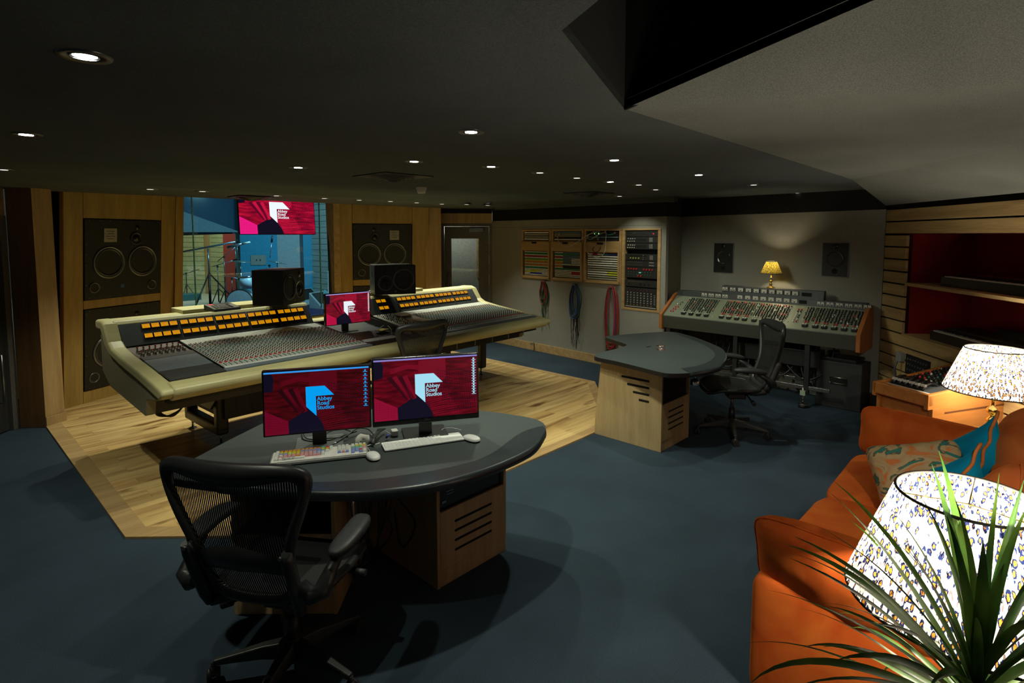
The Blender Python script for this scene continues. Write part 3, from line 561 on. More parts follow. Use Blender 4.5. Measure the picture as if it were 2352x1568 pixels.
# padded armrest: front bolster and the two side bolsters running up to the bridge
fr = MB(); prof = [(-.10, .735), (-.112, .765), (-.10, .80), (-.06, .818), (.04, .828), (.062, .80), (.06, .74), (-.02, .70)]
def bolster(x0, x1, nm):
    m = MB(); n = len(prof); m.add([(x, y, z) for x in (x0, x1) for y, z in prof], [(i, (i+1) % n, n+(i+1) % n, n+i)[::-1] for i in range(n)]+[tuple(range(n)), tuple(range(2*n-1, n-1, -1))], 'cream', False); return m.build(nm, CON, .016, 3)
bolster(.05, CL-.05, 'armrest')
def side(x, sgn):
    pts = [(x+sgn*.05, -.055, .765), (x+sgn*.0, .10, .78), (x-sgn*.01, .45, .835), (x-sgn*.01, .80, .885), (x-sgn*.01, 1.10, .94), (x-sgn*.01, 1.20, 1.02), (x-sgn*.005, 1.26, 1.10), (x, 1.38, 1.12)]
    top = [(-.09, .80), (.06, .826), (.40, .868), (.80, .912), (1.02, .945), (1.10, .985), (1.15, 1.05), (1.20, 1.12), (1.28, 1.145), (1.44, 1.14)]
    bot = [(1.44, 1.06), (1.30, 1.06), (1.26, 1.02), (1.20, .94), (1.10, .885), (.80, .835), (.40, .79), (.10, .745), (-.04, .725), (-.11, .76)]
    m = MB(); m.prism([(x-.055, y, z) for y, z in top+bot], (.11, 0, 0), 'cream'); return m.build('side_bolster', CON, .022, 4)
side(.03, 1); side(CL-.03, -1)
# bridge top and back
m = MB(); m.prism([(.05, 1.19, 1.105), (.05, 1.22, 1.135), (.05, 1.44, 1.135), (.05, 1.46, 1.10), (.05, 1.46, .70), (.05, 1.3, .70)], (1.73, 0, 0), 'cream').build('bridge_top', CON, .008)
m = MB(); m.prism([(2.50, 1.19, 1.105), (2.50, 1.22, 1.135), (2.50, 1.44, 1.135), (2.50, 1.46, 1.10), (2.50, 1.46, .70), (2.50, 1.3, .70)], (CL-2.55, 0, 0), 'cream').build('bridge_top', CON, .008)
m = MB(); m.prism([(1.79, 1.26, .91), (1.79, 1.28, .93), (1.79, 1.42, .93), (1.79, 1.46, .70), (1.79, 1.28, .70)], (.70, 0, 0), 'cream').build('bridge_top', CON, .006)
m = MB().box((1.18, 1.42, 1.145), (1.16, .30, .05), 'cream').build('bridge_shelf', CON, .006); m = MB().box((2.95, 1.42, 1.145), (.95, .30, .05), 'cream').build('bridge_shelf', CON, .006)
# meter bridge
A0, A1 = Vector((0, 1.06, .937)), Vector((0, 1.20, 1.115)); mb_ax = (A1-A0)
mb_n = Vector((0, -mb_ax.z, mb_ax.y)).normalized()
def mpt(x, t_, d=0): return Vector((x, 0, 0))+A0+mb_ax*t_+mb_n*d
def mplate(m, x0, x1, t0, t1, d0, d1, mat): m.prism([mpt(x0, t0, d0), mpt(x1, t0, d0), mpt(x1, t1, d0), mpt(x0, t1, d0)], mb_n*(d1-d0), mat); return m
mplate(MB(), .08, 1.77, 0, 1, -.02, 0, 'cgrey').build('meter_bridge', CON, .002); mplate(MB(), 2.50, CL-.07, 0, 1, -.02, 0, 'cgrey').build('meter_bridge', CON, .002)
vm = None
def meter(x, t_):
    global vm
    if vm is None:
        m = MB(); m.prism([(-.0325, -.003, 0), (.0325, -.003, 0), (.0325, .047, 0), (-.0325, .047, 0)], (0, 0, .006), 'dark')
        m.build('tmp'); vm = bpy.data.objects['tmp']; vm.name = 'meter'; vm.parent = CON
        f = MB().quad([(-.0290, .001, .0065), (.0290, .001, .0065), (.0290, .041, .0065), (-.0290, .041, .0065)], 'meter').quad([(-.001, .004, .007), (.0004, .004, .007), (-.012, .028, .007), (-.0125, .0275, .007)], 'dark').quad([(-.022, .030, .007), (.022, .030, .007), (.022, .0315, .007), (-.022, .0315, .007)], plain('scale mark', (.25, .10, .01), .5)); f.build('meter_face', vm)
        o = vm
    else: o = dup(vm, CON)
    xa = Vector((1, 0, 0)); ya = mb_ax.normalized(); mt = Matrix((xa, ya, mb_n)).transposed().to_4x4(); mt.translation = mpt(x, t_, 0); o.matrix_local = mt; return o
def mgroup(x0, n, pit=.071):
    for k in range(n):
        for t_ in (.26, .68): meter(x0+pit*(k+.5), t_)
xs = .235
for g in range(5): mgroup(xs+g*.299, 4); 
for g in range(1, 5): mplate(MB(), xs+g*.299-.010, xs+g*.299-.004, .02, .98, 0, .004, 'steel').build('bridge_divider', CON)
mgroup(2.62, 2)
for g in range(4): mgroup(2.92+g*.305, 4, .072)
for g in range(4): mplate(MB(), 2.92+g*.305-.012, 2.92+g*.305-.006, .02, .98, 0, .004, 'steel').build('bridge_divider', CON)
# surfaces
def splate(x0, x1, y0, y1, mat, nm, d=.0, th=.012, x0b=None, x1b=None):
    a = [csurf(x0, y0, d), csurf(x1, y0, d), csurf(x1 if x1b is None else x1b, y1, d), csurf(x0 if x0b is None else x0b, y1, d)]
    return MB().prism(a, (0, 0, -th), mat).build(nm, CON, .001)
splate(.09, .47, .07, .20, 'cgrey', 'blank_panel'); splate(.09, .47, .205, .30, 'cgrey', 'blank_panel'); splate(.09, .47, .305, .62, 'cblue', 'blank_panel'); splate(.09, .47, .625, .72, 'darkg', 'blank_panel'); splate(.09, .47, .725, 1.06, plain('brown jack panel', (.09, .055, .035), .5), 'jack_panel', -.01)
rng = random.Random(3)
kj = 0
for r_ in range(2):
    for k in range(8):
        m = MB(); y = .80+r_*.10; x = .125+k*.043; m.cyl(csurf(x, y, -.01), csurf(x, y, .022), .008, 'steel', .006, 10).ball(csurf(x, y, .026), .008, 'red', 8); m.build('jack_knob', CON)
        m = MB(); m.cyl(csurf(x, y-.045, -.01), csurf(x, y-.045, .012), .009, 'chrome', None, 10).build('jack_socket', CON)
splate(1.80, 2.42, .07, 1.19, 'cgrey', 'centre_desk_panel', -.075)
m = MB(); m.prism([csurf(2.42, .07), csurf(2.42, 1.06), csurf(2.42, 1.06, -.13), csurf(2.42, .07, -.09)], (.012, 0, 0), 'dark').build('centre_side_wall', CON); m = MB().prism([csurf(1.79, .07), csurf(1.79, 1.06), csurf(1.79, 1.06, -.13), csurf(1.79, .07, -.09)], (.012, 0, 0), 'dark').build('centre_side_wall', CON)
m = MB().prism([(1.80, 1.19, .70), (2.50, 1.19, .70), (2.50, 1.25, .915), (1.80, 1.25, .915)], (0, .01, 0), 'dark').build('centre_back_panel', CON)
splate(.48, 4.27, .055, .10, 'cgrey', 'front_strip', -.004) if False else None
splate(.47, 1.79, .06, .125, 'cblue', 'front_strip', .002); splate(2.44, 4.26, .06, .125, 'cblue', 'front_strip', .002)
kc = ['greenk', 'whitek', 'bluek', 'whitek', 'greenk', 'dark', 'bluek', 'whitek', 'greenk', 'whitek']
def strip_mesh(wd):
    m = MB(); pl = [csurf(x, y, 0) for x, y in ((-wd/2+.0006, .13), (wd/2-.0006, .13), (wd/2-.0006, 1.055), (-wd/2+.0006, 1.055))]
    m.prism(pl, (0, 0, -.01), 'strip'); a = [csurf(x, y, .0006) for x, y in ((-wd/2+.0005, .132), (wd/2-.0005, .132), (wd/2-.0005, .160), (-wd/2+.0005, .160))]; m.quad(a, 'white')
    k = MB(); y = .178; i = 0
    def kn(x, y, r, h, mt): k.cyl(csurf(x, y, 0), csurf(x, y, h), r, mt, r*.8, 6)
    while y < .90:
        if y < .24: kn(-wd*.22, y, .0042, .008, 'whitek'); kn(wd*.22, y, .0042, .008, 'greenk' if i % 2 else 'bluek'); y += .018
        elif y < .29: y = .29
        else:
            if y < .52: c, d = ('whitek', 'dark') if i % 2 else ('dark', 'whitek')
            elif y < .72: c, d = (('bluek', 'whitek'), ('whitek', 'bluek'), ('whitek', 'greenk'))[i % 3]
            else: c, d = (('greenk', 'whitek'), ('whitek', 'red'), ('greenk', 'strip'))[i % 3]
            kn(-wd*.26, y, .0042, .009, c); kn(wd*.20, y+.006, .0044, .009, d); y += .0185
        i += 1
    for y in (.40, .60, .78): kn(0, y, .003, .01, 'red')
    b = MB().box(csurf(0, .268, .004), (wd*.5, .014, .009), 'red')
    return m, k, b
def bank(x0, n, wd, grp):
    m, k, b = strip_mesh(wd); s0 = m.build('channel_strip', CON); s0.location = (x0+wd/2, 0, 0); k.build('rotary_knobs', s0, kind='stuff'); b.build('mute_button', s0)
    for i in range(1, n): d_ = dup(s0, CON, (x0+wd*(i+.5), 0, 0))
bank(.49, 32, .0403, 'a'); bank(2.93, 34, .0388, 'b')
# centre section: master modules with clear pads
splate(2.44, 2.66, .13, 1.055, 'strip', 'master_panel', x0b=2.50, x1b=2.72); splate(2.665, 2.92, .13, 1.055, 'strip', 'master_panel', x0b=2.725)
for (x, y, w2, h2) in ((2.80, .92, .17, .22), (2.83, .62, .16, .26)): MB().box(csurf(x, y, .004), (w2, h2, .008), plain('pale grey pad', (.27, .30, .30), .4)).build('blank_pad', CON, .002)
m = MB()
for r_ in range(26):
    for c in range(7):
        x = 2.49+c*.03+r_*.0017; y = .16+r_*.034; m.cyl(csurf(x, y, 0), csurf(x, y, .011), .0062, rng.choice(['whitek', 'dark', 'greenk', 'whitek', 'red' if rng.random() < .2 else 'dark']), .005, 6)
for r_ in range(9):
    for c in range(5): x = 2.72+c*.04; y = .16+r_*.03; m.cyl(csurf(x, y, 0), csurf(x, y, .011), .0062, rng.choice(['whitek', 'dark', 'bluek']), .005, 6)
m.build('rotary_knobs', CON, kind='stuff')
# legs: two welded loop frames
def leg(x):
    m = MB(); t_ = .085; w2 = .10
    pts = [(.78, .60), (.78, .16), (.90, .10), (1.42, .10), (1.50, .17), (1.50, .60)]
    for (a, b) in (((.78, .62), (.78, .14)), ((1.46, .62), (1.46, .14))): m.box((x, a[0], (a[1]+b[1])/2), (w2, t_, a[1]-b[1]), 'darkg')
    m.box((x, 1.12, .15), (w2, .76, .09), 'darkg').box((x, 1.12, .56), (w2, .76, .10), 'darkg'); o = m.build('leg', CON, .02, 3)
    for y in (.80, 1.44): MB().cyl((x, y, .0), (x, y, .022), .038, 'gunmetal', .03).cyl((x, y, .02), (x, y, .11), .010, 'steel').build('foot', o)
leg(.70); leg(4.0)
m = MB().prism([(.62, .5, .60), (.62, 1.4, .60), (.62, 1.4, .34), (.62, .8, .34)], (.02, 0, 0), 'darkg').box((1.25, 1.0, .42), (1.1, .6, .34), plain('dark crate face', (.022, .02, .016), .6)).box((1.2, .69, .57), (1.0, .02, .10), 'greybrown').build('power_box', CON, .005)
# cables drooping under the left end
def cable_pts(pts, n=8): return spline(pts, n)
for k in range(4):
    m = MB().tube(cable_pts([(.08+k*.015, .40+.03*k, .56), (.10+k*.02, .41+.03*k, .50-.008*k), (.19+k*.02, .44+.03*k, .472-.012*k), (.30+k*.02, .50+.03*k, .50), (.36+k*.03, .62, .58)]), .006, 'cable', 6).build('power_cable', CON)
for k in range(5):
    m = MB().tube(cable_pts([(.74, 1.4-.1*k, .5), (.8, 1.3-.1*k, .35+.03*k), (.84, 1.15-.05*k, .25), (.9, 1.0, .3)]), .008, 'cable', 6).build('power_cable', CON)
# ---- things standing on the console
cw = CON.matrix_world; bpy.context.view_layer.update(); cw = CON.matrix_world.copy()
def con_w(x, y, z): return cw @ Vector((x, y, z))
def near_speaker(label, loc, rz, w_, h_, d_, flip, mat='spk'):
    t = thing('studio_monitor_speaker', label, 'loudspeaker', loc, rz, 'speakers on the console'); s = -1 if flip else 1
    MB().box((0, d_/2, h_/2), (w_, d_, h_), mat).build('cabinet', t, .006)
    Tm = Matrix(((1, 0, 0), (0, 0, 1), (0, 1, 0))) @ Matrix.Scale(-1, 3, (0, 0, 1))
    o = (-s*w_*.20, -.001, h_*.50); r = h_*.37
    MB().lathe([(r, 0), (r*.98, .008), (r*.9, .006)], 'gunmetal', o, Tm, 30).lathe([(r*.9, .004), (r*.82, .010), (r*.74, .0), (r*.35, -.035)], 'cone', o, Tm, 30).lathe([(r*.36, -.035), (r*.3, -.015), (.0005, -.006)], 'satin', o, Tm, 20).build('woofer', t)
    o = (s*w_*.24, -.001, h_*.40); r = h_*.26
    MB().lathe([(r, 0), (r*.96, .006), (r*.90, .004)], 'gunmetal', o, Tm, 24).lathe([(r*.9, .004), (r*.8, .004), (r*.55, -.012)], 'cone', o, Tm, 24).lathe([(r*.55, -.012), (r*.4, .008), (.0005, .014)], 'satin', o, Tm, 20).build('midrange', t)
    o = (s*w_*.24, -.001, h_*.84); r = h_*.10
    MB().lathe([(r, 0), (r*.5, .004), (r*.3, .006), (.0005, .009)], 'satin', o, Tm, 18).build('tweeter', t)
    MB().box((-s*w_*.0, -.002, h_*.10), (.02, .003, .02), 'gunmetal').build('power_light', t)
    T2 = Matrix(((0, 0, 1), (0, 1, 0), (1, 0, 0)))
    MB().lathe([(.045, -w_/2-.001), (.038, -w_/2-.004), (.034, -w_/2+.002), (.0005, -w_/2+.003)], 'dark', (0, d_*.5, h_*.68), T2, 20).build('bass_port', t)
p = P(677, 697, 1.171); near_speaker('black horizontal two-driver speaker on the left half of the console bridge', (p.x, p.y, 1.171), R(38), .46, .345, .31, False)
p = P(909, 676, 1.171); near_speaker('black horizontal two-driver speaker on the right half of the console bridge', (p.x, p.y, 1.171), R(-24), .47, .335, .36, True)
# remote with red display
p = P(512, 712, 1.171); t = thing('session_remote', 'small beige keypad remote with red display on the console bridge', 'remote control', (p.x, p.y, 1.172), R(8))
m = MB().hexa([(-.12, -.09, 0), (.12, -.09, 0), (.12, .10, 0), (-.12, .10, 0)], [(-.12, -.09, .022), (.12, -.09, .022), (.12, .10, .055), (-.12, .10, .055)], plain('slate remote base', (.06, .09, .10), .5)); m.build('remote_base', t, .004)
def rt(x, y, d=.0): return (x, y, .0225+(y+.09)*.1737+d)
MB().quad([rt(-.112, -.084), rt(.112, -.084), rt(.112, .094), rt(-.112, .094)], plain('beige keypad', (.42, .38, .30), .5)).build('keypad', t)
MB().quad([rt(-.10, .045, .001), rt(.10, .045, .001), rt(.10, .088, .001), rt(-.10, .088, .001)], 'dark').build('display', t)
MB().quad([rt(-.095, .055, .0015), rt(-.055, .055, .0015), rt(-.055, .078, .0015), rt(-.095, .078, .0015)], emit('red digits', (1, .02, .02), 1.2)).build('red_digits', t)
for r_ in range(4):
    for c in range(5): MB().box(rt(-.085+c*.034, .02-r_*.026, .003), (.022, .015, .006), 'offwhite' if c < 4 else 'acry').build('key', t)
SC_CENTER = con_w(2.02, .80, cz(.80)-.075)
monitor('computer_monitor', 'small computer monitor with red wallpaper standing in the middle of the console', 'computer monitor', SC_CENTER, R(-2), .50, .315, 0, .10, R(0), (.80, .88, .95), (.35, .35, .75), 14, 1.25, base='dark')
# ================================================================ PATCH PANEL CABINETS AND EQUIPMENT RACK (rack wall)
def rmat(u, z, d=0.):
    m = Matrix((rd, -rn, Vector((0, 0, 1)))).transposed().to_4x4(); m.translation = rpt(u, z, d); return m
def cabinet(u0, u1, z0, z1, label, name, grp, opens, drawer):
    t = thing(name, label, 'cabinet', group=grp); t.matrix_world = rmat(u0, z0); w_, h_ = u1-u0, z1-z0
    m = MB()
    xs_ = opens; # list of (x0,x1,za,zb) openings; frame made of slabs between them
    zs = sorted(set([0, h_]+[o[2] for o in opens]+[o[3] for o in opens]))
    for a, b in zip(zs[:-1], zs[1:]):
        row = [o for o in opens if o[2] <= a and o[3] >= b]
        if row: x0, x1 = row[0][0], row[0][1]; m.box((x0/2, .03, (a+b)/2), (x0, .08, b-a), 'oakx'); m.box(((x1+w_)/2, .03, (a+b)/2), (w_-x1, .08, b-a), 'oakx')
        else: m.box((w_/2, .03, (a+b)/2), (w_, .08, b-a), 'oakx')
    m.build('frame', t, .003); MB().box((w_/2, .20, h_/2), (w_-.02, .26, h_-.02), 'black').build('box', t)
    if drawer:
        za, zb = drawer; f = MB(); f.box((w_/2, -.022, (za+zb)/2), (w_-.05, .02, zb-za), 'oakx').box((w_/2+.0, -.033, zb-.025), (.11, .004, .028), 'black').build('drop_front', t, .003)
    return t
pcol = dict(w=(.80, .80, .74), g=(.02, .34, .15), r=(.60, .02, .05), G=(.14, .50, .10), y=(.70, .72, .06), o=(.85, .28, .04), b=(.04, .07, .42), k=(.03, .028, .028), s=(.17, .26, .36), c=(.40, .40, .30))
def pm(c): return plain('patch strip '+c, pcol[c], .5)
rowsA = ['w', 'g', 'w', 'r', 'w', 'G', 'y', 'o', 'w', 'o', 'w', 'g', 'w', 'wyyw', 'yyww', 'wbbw', 'w']
rowsB = ['wss', 'g', 'wss', 'rss', 'wsw', 'Gsw', 'ysw', 'osw', 'w', 'okk', 'wkk', 'g', 'w', 'wwr', 'wwr', 'w', 'w']
rowsC = ['wrwgbb', 'w', 'w', 'w', 'w', 'w', 'c', 'c', 'wwy', 'wwy', 'c', 'c']
def patch_rows(t, x0, x1, z0, z1, rows, th=.55):
    n = len(rows); pit = (z1-z0)/n
    for i, r_ in enumerate(rows):
        zc = z1-(i+.5)*pit; m = MB(); k = len(r_)
        for j, c in enumerate(r_): m.box((x0+(x1-x0)*(j+.5)/k, .000, zc), ((x1-x0)/k, .006, pit*th), pm(c))
        m.box(((x0+x1)/2, .016, zc-pit*.4), (x1-x0, .004, pit*.42), 'dark'); m.build('patch_panel', t)
for k, (u0, u1, rows, top, lab) in enumerate([(.745, 1.395, rowsA, ['w', 'c', 'c', 'w'], 'oak patch panel cabinet with full-width coloured strips, next to the glazed door'), (1.405, 2.045, rowsB, ['s', 'c', 'c', 'k', 'w'], 'middle oak patch panel cabinet with strips in split colours'), (2.055, 2.715, rowsC, ['k', 'k', 's', 'k'], 'oak patch panel cabinet of white strips with loose cables hanging over it')]):
    w_ = u1-u0; t = cabinet(u0, u1, 1.165, 1.94, lab, 'patch_panel_cabinet', 'oak patch panel cabinets', [(.04, w_-.04, .045, .435), (.04, w_-.04, .60, .745)], None)
    m = MB().box((w_/2, -.022, .515), (w_-.03, .02, .135), 'oakx'); m.box((w_/2-.02, -.033, .565), (.11, .004, .026), 'black').box((.03, -.022, .225), (.03, .02, .45), 'oakx').box((w_-.03, -.022, .225), (.03, .02, .45), 'oakx').box((w_/2, -.022, .02), (w_-.03, .02, .035), 'oakx').build('drop_front', t, .003)
    patch_rows(t, .065, w_-.065, .05, .43, rows); patch_rows(t, .06, w_-.06, .605, .74, top)
    if k == 2:
        for x in (.19, .26): MB().ball((x, -.002, .705), .008, emit('green light', (.3, 1, .3), 1.5), 8).build('indicator_light', t)
t = cabinet(2.725, 3.335, .835, 1.94, 'tall narrow oak rack frame at the end of the cloth wall', 'equipment_rack', None, [(.045, .565, .03, 1.08)], None)
def unit(z0, z1, label, build, x0=2.775, x1=3.285):
    t = thing('rack_unit', label, 'rack unit', group='units in the tall rack'); t.matrix_world = rmat(x0, z0, -.005); w_, h_ = x1-x0, z1-z0
    MB().box((w_/2, .12, h_/2), (w_, .24, h_-.004), 'darkg').build('faceplate', t, .002); build(t, w_, h_); return t
def knobs(t, pts, r, mt, nm='knob', h=.016):
    for x, z in pts: MB().cyl((x, 0, z), (x, -h, z), r, mt, r*.8, 10).build(nm, t)
def u_blank(t, w_, h_): MB().box((w_*.28, -.001, h_*.62), (.06, .002, .008), 'steel').build('name_strip', t); MB().ball((w_*.86, -.001, h_*.5), .008, emit('red light', (1, .03, .03), 1.2), 8).build('power_light', t)
def u_keys(t, w_, h_):
    MB().box((w_*.47, -.001, h_*.5), (w_*.35, .003, h_*.38), 'black').build('display', t)
    for r_ in range(4):
        for c in range(4): MB().box((w_*.75+c*.014, -.002, h_*.26+r_*.0145), (.010, .004, .010), 'acry').build('key', t)
    knobs(t, [(w_*(.10+.07*k), h_*.68) for k in range(4)]+[(w_*(.08+.07*k), h_*.28) for k in range(4)], .007, 'offwhite')
def u_yel(t, w_, h_):
    knobs(t, [(w_*(.18+.085*k), h_*.35) for k in range(4)], .010, plain('yellow knob', (.50, .46, .10), .5)); knobs(t, [(w_*.58, h_*(.2+.28*k)) for k in range(3)], .006, 'acry')
    for r_ in range(4):
        for c in range(4): MB().box((w_*.77+c*.014, -.002, h_*.25+r_*.0145), (.010, .004, .010), 'acry').build('key', t)
    MB().box((w_*.40, -.001, h_*.72), (w_*.5, .002, .016), 'black').build('display', t)
def u_thin(t, w_, h_):
    for z in (.3, .75): MB().box((w_*.30, -.001, h_*z), (w_*.5, .002, .004), 'steel').build('trim_line', t); MB().box((w_*.82, -.001, h_*z), (w_*.15, .002, .012), 'acry').build('name_strip', t)
def u_red(t, w_, h_):
    knobs(t, [(w_*(.12+.085*k), h_*.82) for k in range(4)]+[(w_*(.60+.085*k), h_*.80) for k in range(4)]+[(w_*(.42+.09*k), h_*.2) for k in range(2)], .012, 'red')
    knobs(t, [(w_*(.12+.085*k), h_*z) for k in range(9) for z in (.33, .55)], .007, 'greenk', h=.01); MB().box((w_*.47, -.002, h_*.5), (.035, .003, .012), emit('lit green window', (.5, .9, .8), .5)).build('display', t)
def u_amp(t, w_, h_):
    MB().box((w_*.35, -.001, h_*.75), (w_*.5, .002, .004), 'steel').build('trim_line', t); knobs(t, [(w_*.12, h_*.4), (w_*.5, h_*.45), (w_*.62, h_*.4), (w_*.75, h_*.4)], .010, 'dark')
def u_mix(t, w_, h_):
    knobs(t, [(w_*(.10+.105*c), h_*z) for c in range(8) for z in (.86,)], .010, plain('dim maroon knob', (.09, .02, .02), .5))
    knobs(t, [(w_*(.10+.105*c), h_*z) for c in range(8) for z in (.74, .62, .50, .38, .27)], .011, 'acry', h=.012)
    for c in range(8): MB().box((w_*(.10+.105*c), -.004, h_*.155), (.026, .012, .022), 'steel').build('fader_cap', t)
    for r_ in range(6): MB().box((w_*.93, -.002, h_*(.25+r_*.085)), (.02, .004, .010), 'acry').build('button', t)
    MB().box((w_*.5, -.002, h_*.06), (w_*.94, .003, .008), 'offwhite').build('label_strip', t)
unit(1.83, 1.905, 'black blank rack unit with red light at the top of the tall rack', u_blank); unit(1.745, 1.828, 'upper keypad rack unit with two rows of small knobs', u_keys); unit(1.66, 1.743, 'lower keypad rack unit just above the gap in the tall rack', u_keys)
unit(1.51, 1.60, 'rack unit with four yellow knobs', u_yel); unit(1.425, 1.508, 'slim rack unit with two bright lines, above the red knobs', u_thin); unit(1.275, 1.423, 'rack unit with red knobs in two clusters', u_red)
unit(1.155, 1.25, 'plain black rack amplifier unit above the small mixer', u_amp); unit(.87, 1.145, 'rack mixer with rows of pale knobs at the bottom of the tall rack', u_mix)
# loose cables over the third and second cabinet
def wall_cable(pts, mat, r, label, grp='loose patch cables over the cabinets', nm='patch_cable'):
    m = MB().tube(spline([rpt(u, z, d) for u, z, d in pts], 8), r, mat, 6); o = m.build(nm, label=label, cat='cable', group=grp)
    for q in (pts[0], pts[-1]): MB().cyl(rpt(*q), rpt(q[0], q[1], q[2]+.03), r*1.7, 'steel', None, 8).build('plug', o)
    return o
wall_cable([(1.58, 1.88, .0), (1.57, 1.80, .05), (1.66, 1.70, .06), (1.82, 1.69, .06), (2.0, 1.76, .07), (2.18, 1.86, .05), (2.35, 1.90, .01)], 'wcable', .005, 'white patch cable sagging from the middle cabinet to the third one')
wall_cable([(2.30, 1.90, .01), (2.18, 1.86, .05), (2.12, 1.74, .06), (2.14, 1.62, .05), (2.26, 1.54, .04), (2.40, 1.55, .05), (2.48, 1.64, .06), (2.48, 1.78, .05), (2.46, 1.89, .01)], 'wcable', .005, 'large white cable loop hanging over the third cabinet')
wall_cable([(2.10, 1.82, .01), (2.2, 1.79, .04), (2.34, 1.85, .05), (2.46, 1.90, .01)], 'wcable', .005, 'short white cable crossing the top of the third cabinet')
wall_cable([(2.25, 1.90, .01), (2.30, 1.84, .04), (2.33, 1.79, .01)], 'tealc', .007, 'short teal cable at the top of the third cabinet'); wall_cable([(2.47, 1.88, .01), (2.50, 1.86, .04), (2.56, 1.86, .04), (2.63, 1.88, .02)], 'tealc', .007, 'teal cable running right along the top of the third cabinet')
wall_cable([(2.29, 1.70, .02), (2.24, 1.66, .04), (2.28, 1.61, .05), (2.36, 1.63, .05), (2.38, 1.70, .02)], 'cable', .005, 'small dark cable loop in the middle of the third cabinet')
def bundle(u, ztop, zloop, zend, n, mats, label, wd, seed):
    rg = random.Random(seed); t = thing('cable_bundle', label, 'cables', group='bundles of patch cables hanging on the cloth wall'); t.location = rpt(u, ztop, 0)
    base = rpt(u, ztop, 0)
    MB().cyl(rpt(u, ztop, 0)-base, rpt(u, ztop, .09)-base, .007, 'steel').build('hook', t)
    for k in range(n):
        w1 = wd*(.45+.55*rg.random()); zl = zloop+rg.uniform(-.05, .05); d = .02+.06*rg.random(); o = rg.uniform(-.02, .02)
        pts = [(u+o, ztop+.012, d), (u-w1*.7, ztop-.09, d), (u-w1, (ztop+zl)/2, d), (u-w1*.7+o, zl+.05, d), (u+o, zl, d+.01), (u+w1*.7+o, zl+.05, d), (u+w1, (ztop+zl)/2, d), (u+w1*.7, ztop-.09, d)]
        MB().tube([p_-base for p_ in spline([rpt(*q) for q in pts], 5, True)], .0055, rg.choice(mats), 5, closed=True).build('cable', t)
    for k in range(n):
        x = u+rg.uniform(-wd*.8, wd*.8); z0 = zloop+rg.uniform(-.02, .25); z1 = zend+rg.uniform(0, (zloop-zend)*.6); d = .015+.05*rg.random()
        pts = [(x, z0, d), (x+rg.uniform(-.02, .02), (z0+z1)/2, d), (x+rg.uniform(-.04, .04), z1, d*.7)]
        MB().tube([p_-base for p_ in spline([rpt(*q) for q in pts], 5)], .0032, rg.choice(mats[-2:]), 5).build('cable_end', t)
    return t
bundle(1.27, 1.125, .80, .30, 9, ['redc', 'redc', 'brownc', 'greenc', 'cable'], 'small bundle of mostly red patch cables, nearest the glazed door', .075, 1)
bundle(1.93, 1.12, .62, .16, 16, ['redc', 'bluec', 'bluec', 'greenc', 'brownc', 'cable', 'cable'], 'blue and red patch cable bundle with long trailing ends under the middle cabinet', .10, 2)
bundle(2.60, 1.13, .30, .15, 26, ['redc', 'brownc', 'redc', 'bluec', 'brownc', 'greenc', 'brownc', 'redc'], 'long thick bundle of red and maroon cables beside the tall rack', .11, 3)
o = MB().cyl(rpt(1.05, .12, .02), rpt(1.05, .12, .07), .012, 'chrome').ball(rpt(1.05, .12, .08), .02, 'chrome', 10).build('door_stop', label='small chrome door stop on the oak skirting of the cloth wall', cat='door stop')
# ================================================================ HANGING SCREEN IN FRONT OF THE WINDOW
tvp = P(640, 540, 1.86)
ta, tb = W(551, 538, (0, 7.45), (1, 7.45)), W(725, 541, (0, 7.45), (1, 7.45))
tv = monitor('television', 'large wall screen with bright magenta wallpaper hanging before the window', 'television', ((ta.x+tb.x)/2, 7.45, 1.865), R(0), tb.x-ta.x-.01, (tb.x-ta.x)*.5625, 0, 0, R(4), (.85, .95, 1.0), None, 0, 2.3, base=None)
MB().box((0, .06, .70), (.12, .05, .30), 'dark').box((0, .06, .83), (.3, .2, .02), 'dark').build('ceiling_bracket', tv)
# ================================================================ DESKS
def desk_top(outer, pad_in, pad_out, z, name, label, holes=None):
    t = thing(name, label, 'desk'); O = [P(x, y, z) if not isinstance(x, float) else Vector((x, y, z)) for x, y in outer]
    c = sum(O, Vector())/len(O); t.location = (c.x, c.y, 0); S = spline([(p.x-c.x, p.y-c.y) for p in O], 3, True)
    MB().prism([(p.x, p.y, z-.038) for p in S], (0, 0, .037), 'dark').build('edge_band', t, .003, 2); MB().poly([(p.x*.998, p.y*.998) for p in S], z-.002, z, 'desk').build('tabletop', t)
    a = spline([(P(x, y, z).x-c.x, P(x, y, z).y-c.y) for x, y in pad_in], 5); b = spline([(P(x, y, z).x-c.x, P(x, y, z).y-c.y) for x, y in pad_out], 5)
    m = MB(); k = min(len(a), len(b)); n = 4
    def f(u, v):
        i = u*(k-1); i0 = min(int(i), k-2); q = i-i0; A = a[i0].lerp(a[i0+1], q); B = b[i0].lerp(b[i0+1], q)
        if v <= .75: w_ = v/.75; zz = z+.0015+.003*math.sin(w_*math.pi/2); p = A.lerp(B, w_)
        else: w_ = (v-.75)/.25; d = (B-A).normalized(); p = B+d*.012*math.sin(w_*math.pi); zz = z+.0045-.046*w_
        return (p.x, p.y, zz)
    m.grid(f, 60, 16, 'pad').build('leather_edge', t)
    return t, c
outer1 = [(1254, 985), (1228, 1025), (1167, 1057), (1090, 1086), (998, 1110), (907, 1124), (815, 1130), (708, 1129), (600, 1122), (500, 1112), (400, 1098), (372, 1084), (395, 1070), (430, 1060), (520, 1013), (600, 973), (655, 945), (700, 930), (760, 925), (790, 935), (850, 940), (940, 940), (1020, 938), (1100, 942), (1196, 955), (1240, 966)]
